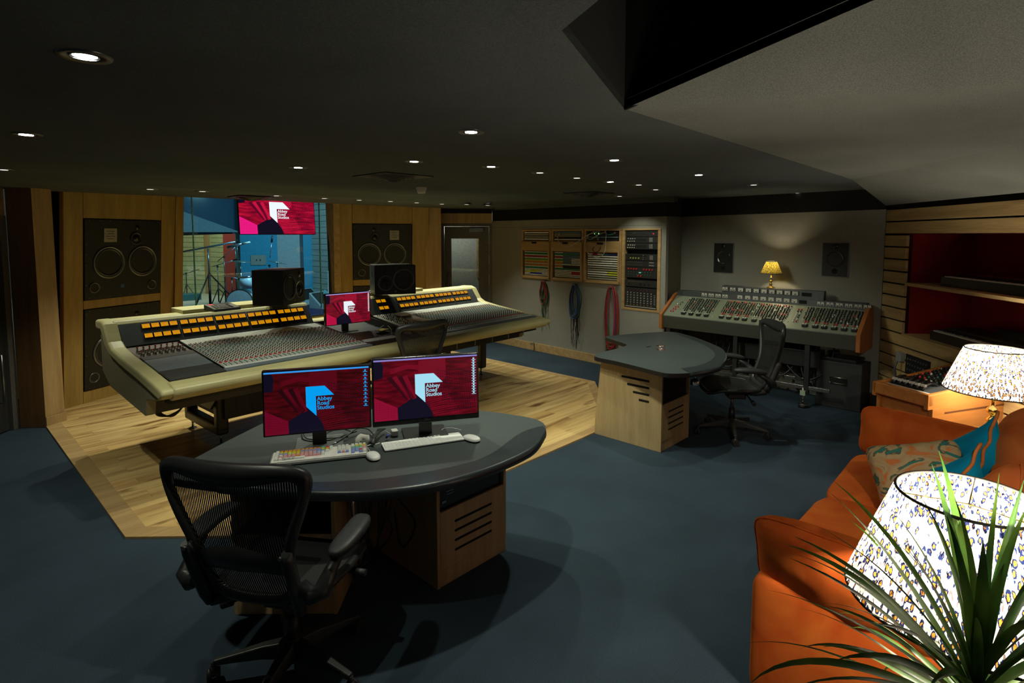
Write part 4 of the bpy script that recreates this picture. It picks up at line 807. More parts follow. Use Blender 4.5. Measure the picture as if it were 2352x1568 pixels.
d1_, dc1 = desk_top(outer1, [(1247, 978), (1196, 994), (1121, 1046), (1029, 1074), (907, 1094), (815, 1103), (708, 1106), (620, 1085), (575, 1066), (520, 1062)], [(1254, 988), (1228, 1025), (1167, 1057), (1090, 1086), (998, 1110), (907, 1124), (815, 1130), (708, 1129), (600, 1122), (500, 1112)], .74, 'studio_desk', 'grey curved desk with a leather front edge carrying two monitors, closest to the camera')
outer2 = [(1670, 821), (1659, 836), (1637, 846), (1600, 854), (1572, 857), (1545, 857.5), (1520, 855), (1467, 842), (1414, 829), (1374, 821), (1365, 816), (1378, 809.5), (1410, 802), (1433, 795.5), (1439, 791), (1425, 785.7), (1400, 777.5), (1390, 773.5), (1404, 770.5), (1467, 765), (1520, 761.7), (1552, 763), (1595, 775), (1637, 791), (1664, 807)]
d2_, dc2 = desk_top(outer2, [(1552, 766.5), (1595, 781.5), (1627, 797.4), (1642, 813), (1633, 827), (1605, 839), (1564, 846)], [(1556, 764), (1597, 775.5), (1637, 791), (1664, 807), (1659, 836), (1637, 846), (1584, 856)], .74, 'studio_desk', 'empty grey curved desk with pale oak pedestal in the middle of the room')
def pedestal(t, c, x0, y0, w_, d_, mat, rz=0., rack=True, flare=.06, side_slots=False, gear=True):
    "front face at local y=0 looking to -y"
    e = bpy.data.objects.new('pedestal', None); COL.objects.link(e); e.parent = t; e.location = (x0-c.x, y0-c.y, 0); e.rotation_euler = (0, 0, rz)
    for x in (0, w_-.02):
        m = MB(); m.prism([(x, 0, .0), (x, d_+flare, .0), (x, d_+flare, .12), (x, d_, .70), (x, 0, .70)], (.02, 0, 0), mat)
        o = m.build('side_panel', e, .002)
        if side_slots and x == 0:
            for k, (y1, z1) in enumerate(((.40, .60), (.34, .54), (.28, .48), (.22, .42))):
                MB().prism([(-.0015, .12+.0*k, z1-.014-.0), (-.0015, y1, z1-.014+.0), (-.0015, y1, z1+.006), (-.0015, .12, z1+.006)], (.003, 0, 0), 'black').build('vent_slot', e, .002)
    MB().box((w_/2, .012, .045), (w_-.04, .02, .085), mat).build('plinth', e, .001)
    f = MB().box((w_/2, .008, .25), (w_-.042, .018, .318), mat).build('door', e, .001)
    for k in range(4):
        z = .17+.053*k; MB().poly([(x+w_/2, y) for x, y in rrect(w_*.54, .014, .0068)], 0, .002, 'black').build('vent_slot', f)
        o = kids(f)[-1]; o.rotation_euler = (R(90), 0, 0); o.location = (0, 0.0005, z)
    m = MB().box((w_/2, d_-.01, .35), (w_-.04, .02, .68), mat); m.build('back_panel', e); MB().box((w_/2, d_/2, .405), (w_-.04, d_-.02, .012), 'dark').build('inner_shelf', e)
    MB().box((w_/2, .28 if gear else .03, .55), (w_-.04, .01, .28), 'black').build('recess_shade', e)  # black sheet stands in for the recess shade, near the front without gear
    return e
pedestal(d1_, dc1, 1.79, 2.22, .515, .66, 'pedwood')
pedestal(d1_, dc1, .985, 2.79, .50, .60, 'pedwood', R(-46))
pedestal(d2_, dc2, 4.29, 2.30, .515, .62, 'pedoak', 0, side_slots=True, gear=False)
pedestal(d2_, dc2, 5.30, 2.55, .50, .45, 'pedoak', R(32))
def gearbox(label, x, y, z, w_, h_, light=True):
    t = thing('rack_unit', label, 'rack unit', (x, y, z), 0, 'units in the front desk pedestal')
    MB().box((w_/2, .12, h_/2), (w_, .24, h_), 'satin').build('faceplate', t, .002); MB().box((w_/2, -.001, h_*.9), (w_*.96, .002, .003), 'steel').build('trim_line', t)
    if light: MB().ball((w_*.58, -.002, h_*.5), .004, emit('green light', (.1, 1, .4), 3), 8).build('power_light', t)
    else:
        for k in range(3): MB().box((w_*(.17+.0*k), -.001, h_*(.55+.12*k)), (.05, .002, .004), 'steel').build('name_strip', t)
        for k in (.06, .09): MB().cyl((w_*k, 0, h_*.3), (w_*k, -.006, h_*.3), .007, 'steel').build('socket', t)
gearbox('upper black rack unit with green light in the front desk pedestal', 1.815, 2.245, .545, .465, .12); gearbox('lower black rack unit in the front desk pedestal', 1.815, 2.24, .413, .465, .125, False)
# cables under the front desk
rg = random.Random(5)
for k in range(7):
    x = 1.40+.05*k; pts = [(x, 2.5, .70), (x+rg.uniform(-.05, .05), 2.42, .5), (x+rg.uniform(-.1, .1), 2.40, .3), (x+rg.uniform(-.12, .12), 2.5, .14), (x+.1, 2.62, .35), (x+.15, 2.7, .70)]
    MB().tube([(a-dc1.x, b-dc1.y, c) for a, b, c in spline(pts, 6)], .0045, 'cable', 5).build('hanging_cable', d1_)
MB().cyl((1.50-dc1.x, 2.55-dc1.y, 0), (1.50-dc1.x, 2.55-dc1.y, .70), .012, 'alu').build('support_leg', d1_)
for x, y in ((1518, 795), (1518, 803.5)):
    p = P(x, y, .74); t = thing('cable_grommet', 'round chrome desk grommet, '+('far' if y < 800 else 'near')+' one of the two on the empty desk', 'grommet', (p.x, p.y, .7405), 0, 'chrome grommets on the empty desk')
    MB().lathe([(.045, .0), (.046, .004), (.040, .010), (.028, .010), (.026, .003)], 'chrome', n=28).lathe([(.026, .006), (.0005, .010)], 'dark', n=20).build('grommet_ring', t)
MB().poly([(x+P(1490, 796, .74).x-dc2.x, y+P(1490, 796, .74).y-dc2.y) for x, y in rrect(.085, .03, .014)], .7403, .7412, 'black').build('cable_slot', d2_)
_c = P(1597, 874, .60)-dc2; MB().cyl((_c.x, _c.y, .60), (_c.x, _c.y, .705), .010, 'chrome').lathe([(.012, .62), (.034, .605), (.038, .59), (.038, .565), (.03, .56), (.0005, .56)], 'chrome', (_c.x, _c.y, 0)).build('clamp', d2_)
# ---- monitors and things on the front desk
DZ = .745
def on_desk(a, b, z=.85): A, B = P(*a, z), P(*b, z); return (A+B)/2, math.atan2((B-A).y, (B-A).x), (B-A).length
c_, r_, l_ = on_desk((604, 1002), (854, 978)); monitor('computer_monitor', 'frameless monitor with a blue logo, left one of the two on the curved desk', 'computer monitor', (c_.x, c_.y, DZ), r_, l_-.02, .318, 0, .105, R(2), (.0, .34, .86), (.03, .30, .80), 10, .36, base=plain('grey stand foot', (.14, .16, .155), .4))
c_, r_, l_ = on_desk((856, 978), (1101, 955)); monitor('computer_monitor', 'larger monitor with thick lower bezel and pale blue logo on the curved desk', 'computer monitor', (c_.x, c_.y, DZ), r_, l_-.02, .325, .022, .125, R(2), (.36, .72, .88), (.22, .20, .55), 14, .66, base='dark', brand='DELL')
KEYMESH = {}
def keycap(mat, w_, d_, h_):
    k = (mat if isinstance(mat, str) else mat.name, round(w_, 4), round(d_, 4))
    if k not in KEYMESH:
        m = MB(); a, b = w_/2, d_/2; q = .0016; m.hexa([(-a, -b, 0), (a, -b, 0), (a, b, 0), (-a, b, 0)], [(-a+q, -b+q, h_), (a-q, -b+q, h_), (a-q, b-q, h_), (-a+q, b-q, h_)], mat)
        me = bpy.data.meshes.new('key'); me.from_pydata(m.v, [], m.f); [me.materials.append(x) for x in m.mats]; KEYMESH[k] = me
    return KEYMESH[k]
def key(parent, x, y, z, mat, w_=.0165, d_=.0165, h_=.006):
    o = bpy.data.objects.new('key', keycap(mat, w_, d_, h_)); COL.objects.link(o); o.parent = parent; o.location = (x, y, z); return o
cA, rA, lA = on_desk((623, 1052), (843, 1029), .76)
t = thing('keyboard', 'thick keyboard with multicoloured keycaps in a clear tray, on the curved desk', 'keyboard', (cA.x, cA.y, DZ), rA)
MB().poly(rrect(.46, .155, .008), .0, .012, 'acry').build('tray', t, .002); MB().box((0, .0, .014), (.445, .135, .006), 'offwhite').build('base', t, .001)
kcol = dict(o=(.62, .22, .03), y=(.60, .52, .03), b=(.22, .30, .62), p=(.62, .30, .30), g=(.10, .45, .22), r=(.55, .04, .05), w=(.66, .66, .62), L=(.45, .62, .10), B=(.35, .48, .62))
def km(c): return plain('keycap '+c, kcol[c], .45)
krows = ['wooooooooooggr'.replace('gg', 'g')+'w', 'wyyyyybbbbbyyw', 'wbbLyyppppbbw', 'wwpppppppBBw', 'wppppopppppw', 'ww_____www']
for i, row in enumerate(krows):
    x = -.212
    for c in row:
        if c == '_': continue
        key(t, x+.010, .052-i*.0195, .017, km(c), .0172, .0172, .009); x += .0196
    if i == 5: key(t, -.12, .052-i*.0195, .017, km('w'), .10, .0172, .009)
for i, row in enumerate(['www', 'www', 'www', None, 'bpb']):
    if row:
        for j, c in enumerate(row): key(t, .092+j*.019, .052-i*.0195, .017, km(c), .0168, .0168, .009)
for i, row in enumerate(['wwww', 'wyyy', 'gggp', 'bbBp', 'bbrw', 'b_bw']):
    for j, c in enumerate(row):
        if c != '_': key(t, .158+j*.019, .052-i*.0195, .017, km(c), .0168, .0168, .009)
cB, rB, lB = on_desk((877, 1024), (1063, 998), .755)
t = thing('keyboard', 'slim white keyboard with a number pad before the larger monitor', 'keyboard', (cB.x, cB.y, DZ), rB)
MB().poly(rrect(.43, .115, .008), .0, .007, 'white').build('base', t, .001)
for i in range(6):
    for j in range(16):
        if i == 5 and 3 <= j <= 7: continue
        w_ = .0185; key(t, -.198+j*.0192+(.0 if j < 12 else .004), .046-i*.0180, .007, 'white', w_-.001, .0155 if i else .010, .0025)
key(t, -.198+5*.0192, .046-5*.018, .007, 'white', .093, .0155, .0025)
def kbd_num(t):
    for i in range(6):
        for j in range(3): key(t, .128+j*.0192+.008, .046-i*.018, .007, 'white', .0175, .0155, .0025) if 0 else None
def mouse(px, py, rz, label):
    p = P(px, py, .76); t = thing('mouse', label, 'mouse', (p.x, p.y, DZ), rz, 'white mice')
    m = MB(); n = 20; vs = []
    def f(u, v):
        a = 2*math.pi*u; r = math.sin(v*math.pi/2); x = .032*r*math.copysign(abs(math.cos(a))**.8, math.cos(a)); y = .056*r*math.copysign(abs(math.sin(a))**.85, math.sin(a)); return (x, y, .004+.020*math.cos(v*math.pi/2)**.7*(1-.15*(y/.056)))
    m.grid(f, 28, 8, 'white').build('shell', t); MB().poly([(x, y) for x, y in rrect(.05, .095, .022)], 0, .006, 'acry').build('sole', t)
    return t
mouse(857, 1043, rA+R(12), 'white mouse beside the multicoloured keyboard'); mouse(1083, 1003, rB+R(25), 'white mouse at the right end of the slim white keyboard')
def desk_cable(pix, zs, mat, r, label, nm='cable', plug=None, grp='cable tangle on the curved desk'):
    pts = [P(x, y, DZ+z) for (x, y), z in zip(pix, zs)]; m = MB().tube(spline(pts, 8), r, mat, 7); o = m.build(nm, label=label, cat='cable', group=grp)
    if plug: MB().cyl(pts[0], pts[0]+(pts[0]-pts[1]).normalized()*.035, r*2.0, plug).build('plug', o)
    return o
desk_cable([(740, 1001), (760, 990), (785, 985), (805, 990)], [.03, .035, .02, .01], 'cable', .0035, 'black cable with a pale green plug under the frameless monitor', plug=plain('pale green plug', (.25, .50, .33), .4))
desk_cable([(775, 1015), (800, 998), (820, 984), (845, 985), (860, 1000)], [.01, .02, .03, .02, .01], 'cable', .004, 'thick black cable arching between the two desk monitors', plug='steel')
desk_cable([(693, 994), (696, 1008), (715, 1013), (750, 1012), (790, 1000), (820, 990)], [.02, .012, .01, .01, .012, .02], 'cable', .0035, 'black cables lying round the foot of the frameless monitor')
desk_cable([(697, 994), (702, 1005), (720, 1009), (760, 1006), (800, 1003)], [.03, .022, .02, .02, .01], 'cable', .0032, 'second thin black cable round the foot of the frameless monitor')
for k in range(5): desk_cable([(885-k*4, 984), (872-k*3, 992+k), (862-k, 1004+k*2), (848+k*3, 1016+k), (842+k*2, 1010)], [.02+.006*k, .03, .03-.003*k, .012, .006], 'cable', .004, ['looped black cable, outermost of the coil beside the pale adapter', 'looped black cable, second of the coil beside the pale adapter', 'looped black cable, middle of the coil beside the pale adapter', 'looped black cable, fourth of the coil beside the pale adapter', 'looped black cable, innermost of the coil beside the pale adapter'][k])
desk_cable([(839, 1026), (848, 1022), (862, 1020), (872, 1017)], [.004]*4, 'wcable', .0022, 'thin white cable running to the slim white keyboard'); desk_cable([(850, 1036), (843, 1027), (836, 1018)], [.01, .006, .004], 'wcable', .002, 'thin white cable from the mouse by the multicoloured keyboard')
desk_cable([(905, 1001), (885, 990), (876, 985), (862, 992), (852, 999)], [.004, .015, .02, .014, .01], 'wcable', .002, 'thin white cable over the black coil'); desk_cable([(1060, 988), (1040, 983), (1020, 984), (1012, 990)], [.004, .012, .012, .004], 'wcable', .002, 'thin white cable behind the slim white keyboard')
p = P(832, 1008, .78); t = thing('cable_adapter', 'pale white clamp-shaped adapter standing behind the multicoloured keyboard', 'adapter', (p.x, p.y, DZ), rA+R(10))
MB().tube([(-.022, 0, 0), (-.02, 0, .035), (-.005, .0, .05), (.018, 0, .045), (.022, 0, .0)], .013, 'offwhite', 8, flat=1.6).build('shell', t); MB().box((0, -.0, .018), (.03, .03, .03), plain('grey inset', (.16, .17, .14), .4)).build('inset', t, .004)
p = P(906, 992, .76); t = thing('power_plug', 'small white plug lying behind the slim white keyboard', 'plug', (p.x, p.y, DZ), rB)
MB().poly(rrect(.036, .05, .008), 0, .028, 'offwhite').build('plug_body', t, .004)
MB().cyl(P(887, 1005, .755), P(893, 998, .765), .006, plain('blue plug', (.04, .05, .45), .4)).build('cable_plug', label='tiny blue cable plug behind the slim white keyboard', cat='cable plug')
# ---- on the console's middle desk
bpy.context.view_layer.update()
def con_desk(px, py): return P(px, py, SC_CENTER.z+.006)
p = con_desk(869, 778); t = thing('keyboard', 'small white keyboard on the middle of the big console', 'keyboard', (p.x, p.y, SC_CENTER.z+.002), R(-2)+R(3)); MB().poly(rrect(.40, .11, .006), 0, .008, 'white').build('base', t, .001)
for i in range(5):
    for j in range(18): key(t, -.185+j*.0218, .040-i*.020, .008, 'white', .019, .0165, .002)
p = con_desk(936, 765); o = mouse(936, 765, R(10), 'white mouse beside the keyboard on the big console'); o.location = (p.x, p.y, SC_CENTER.z+.002)
p = con_desk(878, 758); t = thing('notepad', 'yellow notepad lying behind the keyboard on the big console', 'notepad', (p.x, p.y, SC_CENTER.z+.002), R(20)); MB().poly(rrect(.14, .09, .01), 0, .012, plain('yellow pad', (.55, .46, .10), .6)).build('pad', t, .002)
p = con_desk(878, 748); t = thing('remote_control', 'dark remote control behind the yellow notepad on the console', 'remote control', (p.x, p.y, SC_CENTER.z+.002), R(-25)); MB().poly(rrect(.17, .045, .01), 0, .018, 'darkg').build('case', t, .003)
MB().tube(spline([con_desk(900, 772), con_desk(898, 760)+Vector((0, 0, .02)), con_desk(885, 752)+Vector((0, 0, .03)), con_desk(868, 760)+Vector((0, 0, .01)), con_desk(862, 768)], 8), .003, 'wcable', 6).build('cable', label='white cable looping behind the keyboard on the big console', cat='cable')
# ================================================================ OFFICE CHAIRS
def chair(label, x, y, rz, seat_z=.47, arm_in=0., spin=0.):
    t = thing('office_chair', label, 'office chair', (x, y, 0), rz, None); up = seat_z-.47
    MB().cyl((0, 0, .055), (0, 0, .155), .036, 'dark', .030, 20).cyl((0, 0, .15), (0, 0, .25), .030, 'dark', .026, 20).build('hub', t)
    for k in range(5):
        a = spin+R(72*k+18); T = rotz(a); m = MB()
        sec = [(.02, .036, .075, .145), (.12, .028, .085, .135), (.24, .021, .080, .110), (.315, .017, .075, .095)]
        vs = [];
        for (q, hw, z0, z1) in sec: vs += [T @ Vector((q, -hw, z0)), T @ Vector((q, hw, z0)), T @ Vector((q, hw*.7, z1)), T @ Vector((q, -hw*.7, z1))]
        fs = [(0, 1, 2, 3), (15, 14, 13, 12)]
        for i in range(3):
            for j in range(4): b = i*4; fs.append((b+j, b+4+j, b+4+(j+1) % 4, b+(j+1) % 4))
        m.add(vs, fs, 'darkg').build('base_leg', t, .006, 3)
        c = T @ Vector((.315, 0, 0)); ca = rotz(a+.9*k); m = MB()
        for s in (-1, 1): o1, o2 = c+ca @ Vector((0, s*.008, .030)), c+ca @ Vector((0, s*.024, .030)); m.cyl(o1, o2, .030, 'rubber', .028, 18)
        m.cyl(c+Vector((0, 0, .03)), c+Vector((0, 0, .085)), .009, 'dark'); m.ball(c+Vector((0, 0, .045)), (.022, .022, .024), 'dark', 10); m.build('caster', t)
    MB().cyl((0, 0, .24), (0, 0, .40+up), .016, 'gunmetal', None, 16).build('gas_lift', t)
    m = MB(); m.prism([(-.09, -.15, .40+up), (.09, -.15, .40+up), (.10, .10, .40+up), (-.10, .10, .40+up)], (0, 0, .055), 'dark'); m.box((0, -.03, .375+up), (.12, .16, .06), 'dark'); m.build('tilt_mechanism', t, .012, 3)
    m = MB().cyl((.10, .06, .43+up), (.26, .08, .42+up), .008, 'dark').cyl((.24, .08, .42+up), (.30, .08, .42+up), .016, 'rubber', .014); m.build('lever', t)
    m = MB().cyl((-.10, -.10, .40+up), (-.20, -.12, .36+up), .007, 'dark').cyl((-.19, -.12, .365+up), (-.23, -.125, .35+up), .017, 'rubber'); m.build('lever', t)
    # seat: suspended cloth in a moulded frame with a drop at the front
    def sz(u, v):
        x = u*.245*(1-.10*max(0, -v)); y = v*.23; z = .470+up-.020*(1-u*u)*(1-abs(v)**3)-.055*max(0, v-.55)**1.5*2.2+.012*abs(u)**3
        return Vector((x, y+.03, z))
    def sq(u, v):
        a = 2*u-1; b = 2*v-1; k = 1/max(1e-6, (abs(a)**5+abs(b)**5)**(1/5)) if (abs(a) > 1e-6 or abs(b) > 1e-6) else 1; m_ = max(abs(a), abs(b)); k = k*m_ if m_ > 0 else 1
        return sz(a*k, b*k)
    MB().grid(sq, 20, 20, weave('charcoal seat mesh', (.030, .030, .031), .6, 500, .5)).build('seat', t)
    rim = []
    for i in range(40):
        a = 2*math.pi*i/40; ca, sa_ = math.cos(a), math.sin(a); q = (abs(ca)**5+abs(sa_)**5)**(-1/5); rim.append(sz(ca*q, sa_*q)-Vector((0, 0, .010)))
    MB().tube(rim, .021, 'dark', 8, closed=True, flat=.8).build('seat_frame', t)
    # back
    outer = [(0, .455), (.10, .457), (.160, .475), (.188, .52), (.196, .62), (.203, .70), (.228, .78), (.262, .87), (.288, .95), (.296, 1.0), (.278, 1.04), (.21, 1.062), (.1, 1.066), (0, 1.066)]
    inner = [(0, .500), (.09, .505), (.135, .52), (.152, .555), (.157, .63), (.165, .70), (.193, .79), (.228, .88), (.250, .94), (.252, .985), (.225, 1.002), (.16, .995), (.08, .982), (0, .978)]
    def bk(x, z, d=0.):
        y = -.215-.16*(z-.46)/.6-.035*math.sin((z-.46)/.6*math.pi)+.62*x*x
        return Vector((x, y+d, z+up))
    def full(l): return l+[(-x, z) for x, z in l[-2:0:-1]]
    O = spline([Vector((x, z, 0)) for x, z in full(outer)], 3, True); I = spline([Vector((x, z, 0)) for x, z in full(inner)], 3, True); n = len(O)
    m = MB(); vs = []
    for p_, q_ in zip(O, I):
        md = (p_+q_)/2
        vs += [bk(p_.x, p_.y, 0), bk(p_.x*.995, p_.y, -.024), bk(md.x, md.y, -.034), bk(q_.x, q_.y, -.014), bk(q_.x, q_.y, .004), bk(md.x, md.y, .012)]
    fs = [(i*6+j, i*6+(j+1) % 6, ((i+1) % n)*6+(j+1) % 6, ((i+1) % n)*6+j) for i in range(n) for j in range(6)]
    m.add(vs, fs, 'darkg', True).build('back_frame', t)
    lo, hi = inner[:10], inner[9:][::-1]
    def itp(l, x):
        for (a, b), (c, d) in zip(l[:-1], l[1:]):
            if a <= x <= c: return b+(d-b)*(x-a)/max(1e-6, c-a)
        return l[-1][1]
    m = MB(); x = -.246
    while x <= .247:
        za, zb = itp(lo, abs(x))-.014, itp(hi, abs(x))+.010; k = 12
        for i in range(k):
            a, b = za+(zb-za)*i/k, za+(zb-za)*(i+1)/k; wd = .0031; m.add([bk(x-wd, a), bk(x+wd, a), bk(x+wd, b), bk(x-wd, b)], [(0, 1, 2, 3)], 'dark')
        x += .0088
    m.build('back_mesh', t)
    # lumbar pad, side brackets, arms
    def lum(u, v):
        a = 2*u-1; b = 2*v-1; x = a*.165; z = .660+b*.060*(1-.30*abs(a))+.030*(1-a*a); return bk(x, z, -.026-.022*(1-abs(a)**3)*(1-b*b))
    MB().grid(lum, 20, 8, 'darkg').build('lumbar_pad', t)
    m = MB()
    for s in (-1, 1):
        for k in range(9): m.add([bk(s*.150, .625+k*.011, -.03), bk(s*.172, .625+k*.011, -.03), bk(s*.172, .631+k*.011, -.03), bk(s*.150, .631+k*.011, -.03)], [(0, 1, 2, 3), (3, 2, 1, 0)], 'rubber')
    for s in (-1, 1):
        br = MB(); pts = [bk(s*.185, .455, -.045), bk(s*.195, .50, -.045), bk(s*.197, .60, -.045), bk(s*.198, .70, -.042), bk(s*.20, .735, -.040)]
        br.tube(pts, [.028, .030, .026, .026, .022], 'darkg', 12, flat=.75).tube([bk(s*.185, .455, -.045), Vector((s*.15, -.16, .43+up)), Vector((s*.09, -.08, .42+up))], [.026, .024, .02], 'darkg', 10)
        o = br.build('back_bracket', t)
        for z in (.465, .725): MB().cyl(bk(s*.19, z, -.055), bk(s*.19, z, -.066), .008, 'gunmetal', .007, 12).build('bolt', o)
        ax = s*(.315-arm_in)
        a_ = MB(); a_.tube([Vector((s*.205, -.26, .56+up)), Vector((s*.25, -.27, .54+up)), Vector((s*.285, -.25, .55+up)), Vector((s*.292, -.20, .60+up)), Vector((s*.30, -.13, .645+up))], [.032, .034, .034, .024, .018], 'darkg', 12).build('arm_post', t)
        pd = MB()
        def pf(u, v, ax=ax, s=s):
            def g(x, p): return math.copysign(abs(x)**p, x)
            an = 2*math.pi*u; bt = math.pi*(v-.5); q = abs(math.cos(bt))**.5; X = q*g(math.cos(an), .7); Y = q*g(math.sin(an), .6)
            return Vector((ax+.045*X-s*.016*Y*Y, -.06+Y*.140, .675+up+.022*g(math.sin(bt), .7)-.012*Y*Y+.008*Y))
        pd.grid(pf, 18, 16, 'rubber').build('armrest_pad', t)
    return t
chair('office chair with an empty see-through mesh back at the big front desk, nearest the camera', 1.02, 2.24, R(-57), .47, 0, .68)
chair('office chair seen from the side at the empty grey desk, high dark back', 5.16, 2.05, R(38), .47, 0, .15)
chair('office chair at the middle of the big console, its back showing over the monitors', 3.10, 4.36, R(2), .49, 0, .5)
# ================================================================ VINTAGE CONSOLE
VC = thing('mixing_desk', 'vintage grey-green mixing desk with wooden ends along the back wall', 'mixing desk', (6.48, 3.52, .045), R(-90)); VL = 2.22
def lx(px, py, y=.35): return 3.52-W(px, py, (6.48+y, 0), (6.48+y, 1)).y
def vs_(x, y, d=0.): return Vector((x, y, .80+(y/.36)*.22+d))
MB().prism([(0.04, 0, .80), (0.04, .36, 1.02), (0.04, .36, .64), (0.04, .02, .66)], (VL-.08, 0, 0), 'green').build('control_surface', VC, .002)
MB().prism([(0.04, -.006, .79), (0.04, .0, .80), (0.04, .03, .64), (0.04, .012, .64)], (VL-.08, 0, 0), plain('shaded olive fascia', (.045, .048, .036), .5)).build('front_fascia', VC, .002)  # fascia colour darkened to paint in the shade on it
MB().prism([(0.04, .36, 1.00), (0.04, .37, 1.085), (0.04, .50, 1.085), (0.04, .50, .66), (0.04, .36, .66)], (VL-.08, 0, 0), 'cgrey').build('meter_bridge', VC, .003)
xa, xb = lx(1655, 668), lx(1890, 684)
MB().prism([(xa, .385, 1.08), (xa, .395, 1.185), (xa, .48, 1.185), (xa, .48, 1.08)], (xb-xa, 0, 0), 'cgrey').build('meter_box', VC, .003)
for x0 in (0, VL-.04): MB().prism([(x0, -.03, .63), (x0, -.035, .815), (x0, .33, 1.04), (x0, .41, 1.06), (x0, .53, 1.06), (x0, .53, .60), (x0, .1, .60)], (.04, 0, 0), 'teak').build('end_cheek', VC, .004)
face = plain('cream meter face', (.50, .49, .43), .5)
def vmeter(x, z, two, y=.372, w_=.037):
    o = MB().box((x, y-.002, z), (w_*2.1, .006, .052), 'dark').build('meter', VC, .002)
    for s in ((-1, 1) if two else (0,)):
        f = MB().box((x+s*w_*.5, y-.0065, z), (w_*(.80 if two else 1.65), .003, .042), face); f.box((x+s*w_*.5, y-.0085, z-.010), (w_*.4, .002, .012), 'dark'); f.build('meter_face', o)
for i in range(10):
    u = i/9; px = 1665+(1826-1665)*u; py = 671+(681-671)*u; x = lx(px, py, .38); vmeter(x, 1.145, i < 2, .388)
    if i >= 2: vmeter(x, 1.06, False)
for i in range(4): vmeter(lx(1618+i*15.8, 679+i*.7, .37), 1.055, True)
for i in range(6): vmeter(lx(1885+i*21.5, 698+i*1.7, .37), 1.052, True)
MB().box((lx(1852, 683, .38), .386, 1.14), (.10, .006, .04), 'black').box((lx(1845, 696, .38), .366, 1.055), (.08, .006, .04), 'black').build('counter_window', VC)
rg = random.Random(11); rest = MB(); nk = 0
def vknob(x, y, r, h, mt, part):
    m = MB() if part else rest; m.cyl(vs_(x, y, 0), vs_(x, y, h), r, mt, r*.75, 8)
    if part: m.build('knob', VC)
grp_px = [(1571, 717), (1588, 719), (1605, 721), (1623, 723), (1658, 724), (1675, 725), (1693, 727), (1711, 728), (1733, 730), (1751, 732), (1771, 733), (1791, 734), (1849, 745), (1873, 748), (1893, 751), (1916, 753), (1939, 755), (1963, 758)]
for gi, (px, py) in enumerate(grp_px):
    x = lx(px, py, .06)
    f = MB().box(vs_(x, .055, .006), (.052, .06, .03), 'dark'); o = f.build('fader', VC, .006)
    for s in (-1, 1): MB().box(vs_(x+s*.012, .05, .024), (.013, .034, .014), 'whitek').build('fader_lever', o)
    right = gi >= 12
    for r_ in range(9):
        y = .105+r_*.026
        for s in (-1, 1):
            mt = 'dark'
            if r_ == 0 and (right or 3 < gi < 8): mt = 'red'
            if r_ == 8 and 4 <= gi < 12: mt = 'red'
            if r_ == 3 and gi in (4, 5, 6, 11): mt = 'red'
            if rg.random() < .06: mt = 'whitek'
            part = r_ in (0, 2, 8) and nk < 80
            if part: nk += 1
            vknob(x+s*.014+rg.uniform(-.003, .003), y, .0085, .020, mt, part)
        if r_ > 0:
            for s in (-.042, .042): vknob(x+s*(1 if right or gi < 4 else .95)+rg.uniform(-.003, .003), y+.004, .0065, .016, 'dark' if rg.random() > .12 else rg.choice(['red', 'whitek']), False)
for k in range(10):
    vknob(lx(1540, 720, .06)+.03*(k % 2)+.012*(k//2), .07+.04*(k//2), .009, .02, 'red' if k < 6 else 'chrome', False)
for k in range(14): vknob(lx(1822, 735, .1)+.03*(k % 2), .10+.03*(k//2), .008, .018, rg.choice(['dark', 'dark', 'red', 'whitek']), False)
for k in range(60): vknob(.15+rg.random()*(VL-.3), .02+rg.random()*.33, .004, .006, rg.choice(['whitek', 'steel']), False)
rest.build('small_knobs', VC, kind='stuff')
for x in (.10, .95, 1.72):
    m = MB().box((x, .05, .38), (.05, .05, .54), 'darkg').build('frame_post', VC, .003); m = MB().box((x, .40, .38), (.05, .05, .54), 'darkg').build('frame_post', VC, .003)
MB().box((1.0, .05, .17), (1.9, .04, .04), 'gunmetal').build('frame_rail', VC, .003); MB().box((1.0, .40, .17), (1.9, .04, .04), 'gunmetal').build('frame_rail', VC, .003)
for x in (.25, 1.70):
    m = MB().cyl((x, .02, .08), (x, .02, .17), .012, 'steel').box((x, .02, .115), (.05, .05, .05), plain('pale green nut', (.30, .38, .27), .4)).build('jack_screw', VC)
    MB().lathe([(.0005, 0), (.045, 0), (.045, .03), (.02, .035)], 'dark', (x, .02, -.045)).lathe([(.048, .030), (.052, .036), (.046, .044), (.012, .048)], 'chrome', (x, .02, -.045)).cyl((x, .02, 0), (x, .02, .09), .01, 'chrome').build('foot', VC)
MB().box((1.35, .3, .45), (.9, .2, .18), 'darkg').box((.9, .46, .42), (1.6, .02, .40), 'dark').build('under_chassis', VC, .004)
for k in range(9):
    x = .3+.17*k; MB().tube(spline([(x, .3, .62), (x+rg.uniform(-.1, .1), .25, .4), (x+rg.uniform(-.2, .2), .2, .22), (x+.2, .28, .35), (x+.25, .32, .60)], 7), .010, 'cable', 6).build('power_cable', VC)
t = thing('amplifier_case', 'black flight case with a silver recessed handle under the right end of the vintage desk', 'flight case', (6.72, 1.76, 0), R(-90-4))
MB().box((.22, .16, .25), (.44, .30, .50), plain('dark fabric case', (.022, .022, .024), .7)).build('case', t, .008)
m = MB().box((.22, .003, .30), (.16, .008, .06), 'black').build('handle_recess', t); MB().tube([(.14, -.003, .27), (.30, -.003, .27), (.30, -.003, .335), (.14, -.003, .335)], .006, 'steel', 6, closed=True).build('handle', t)
MB().box((.20, .2, .515), (.34, .3, .03), 'dark').cyl((.05, .2, .55), (.16, .2, .57), .03, 'darkg').build('lid', t, .005)
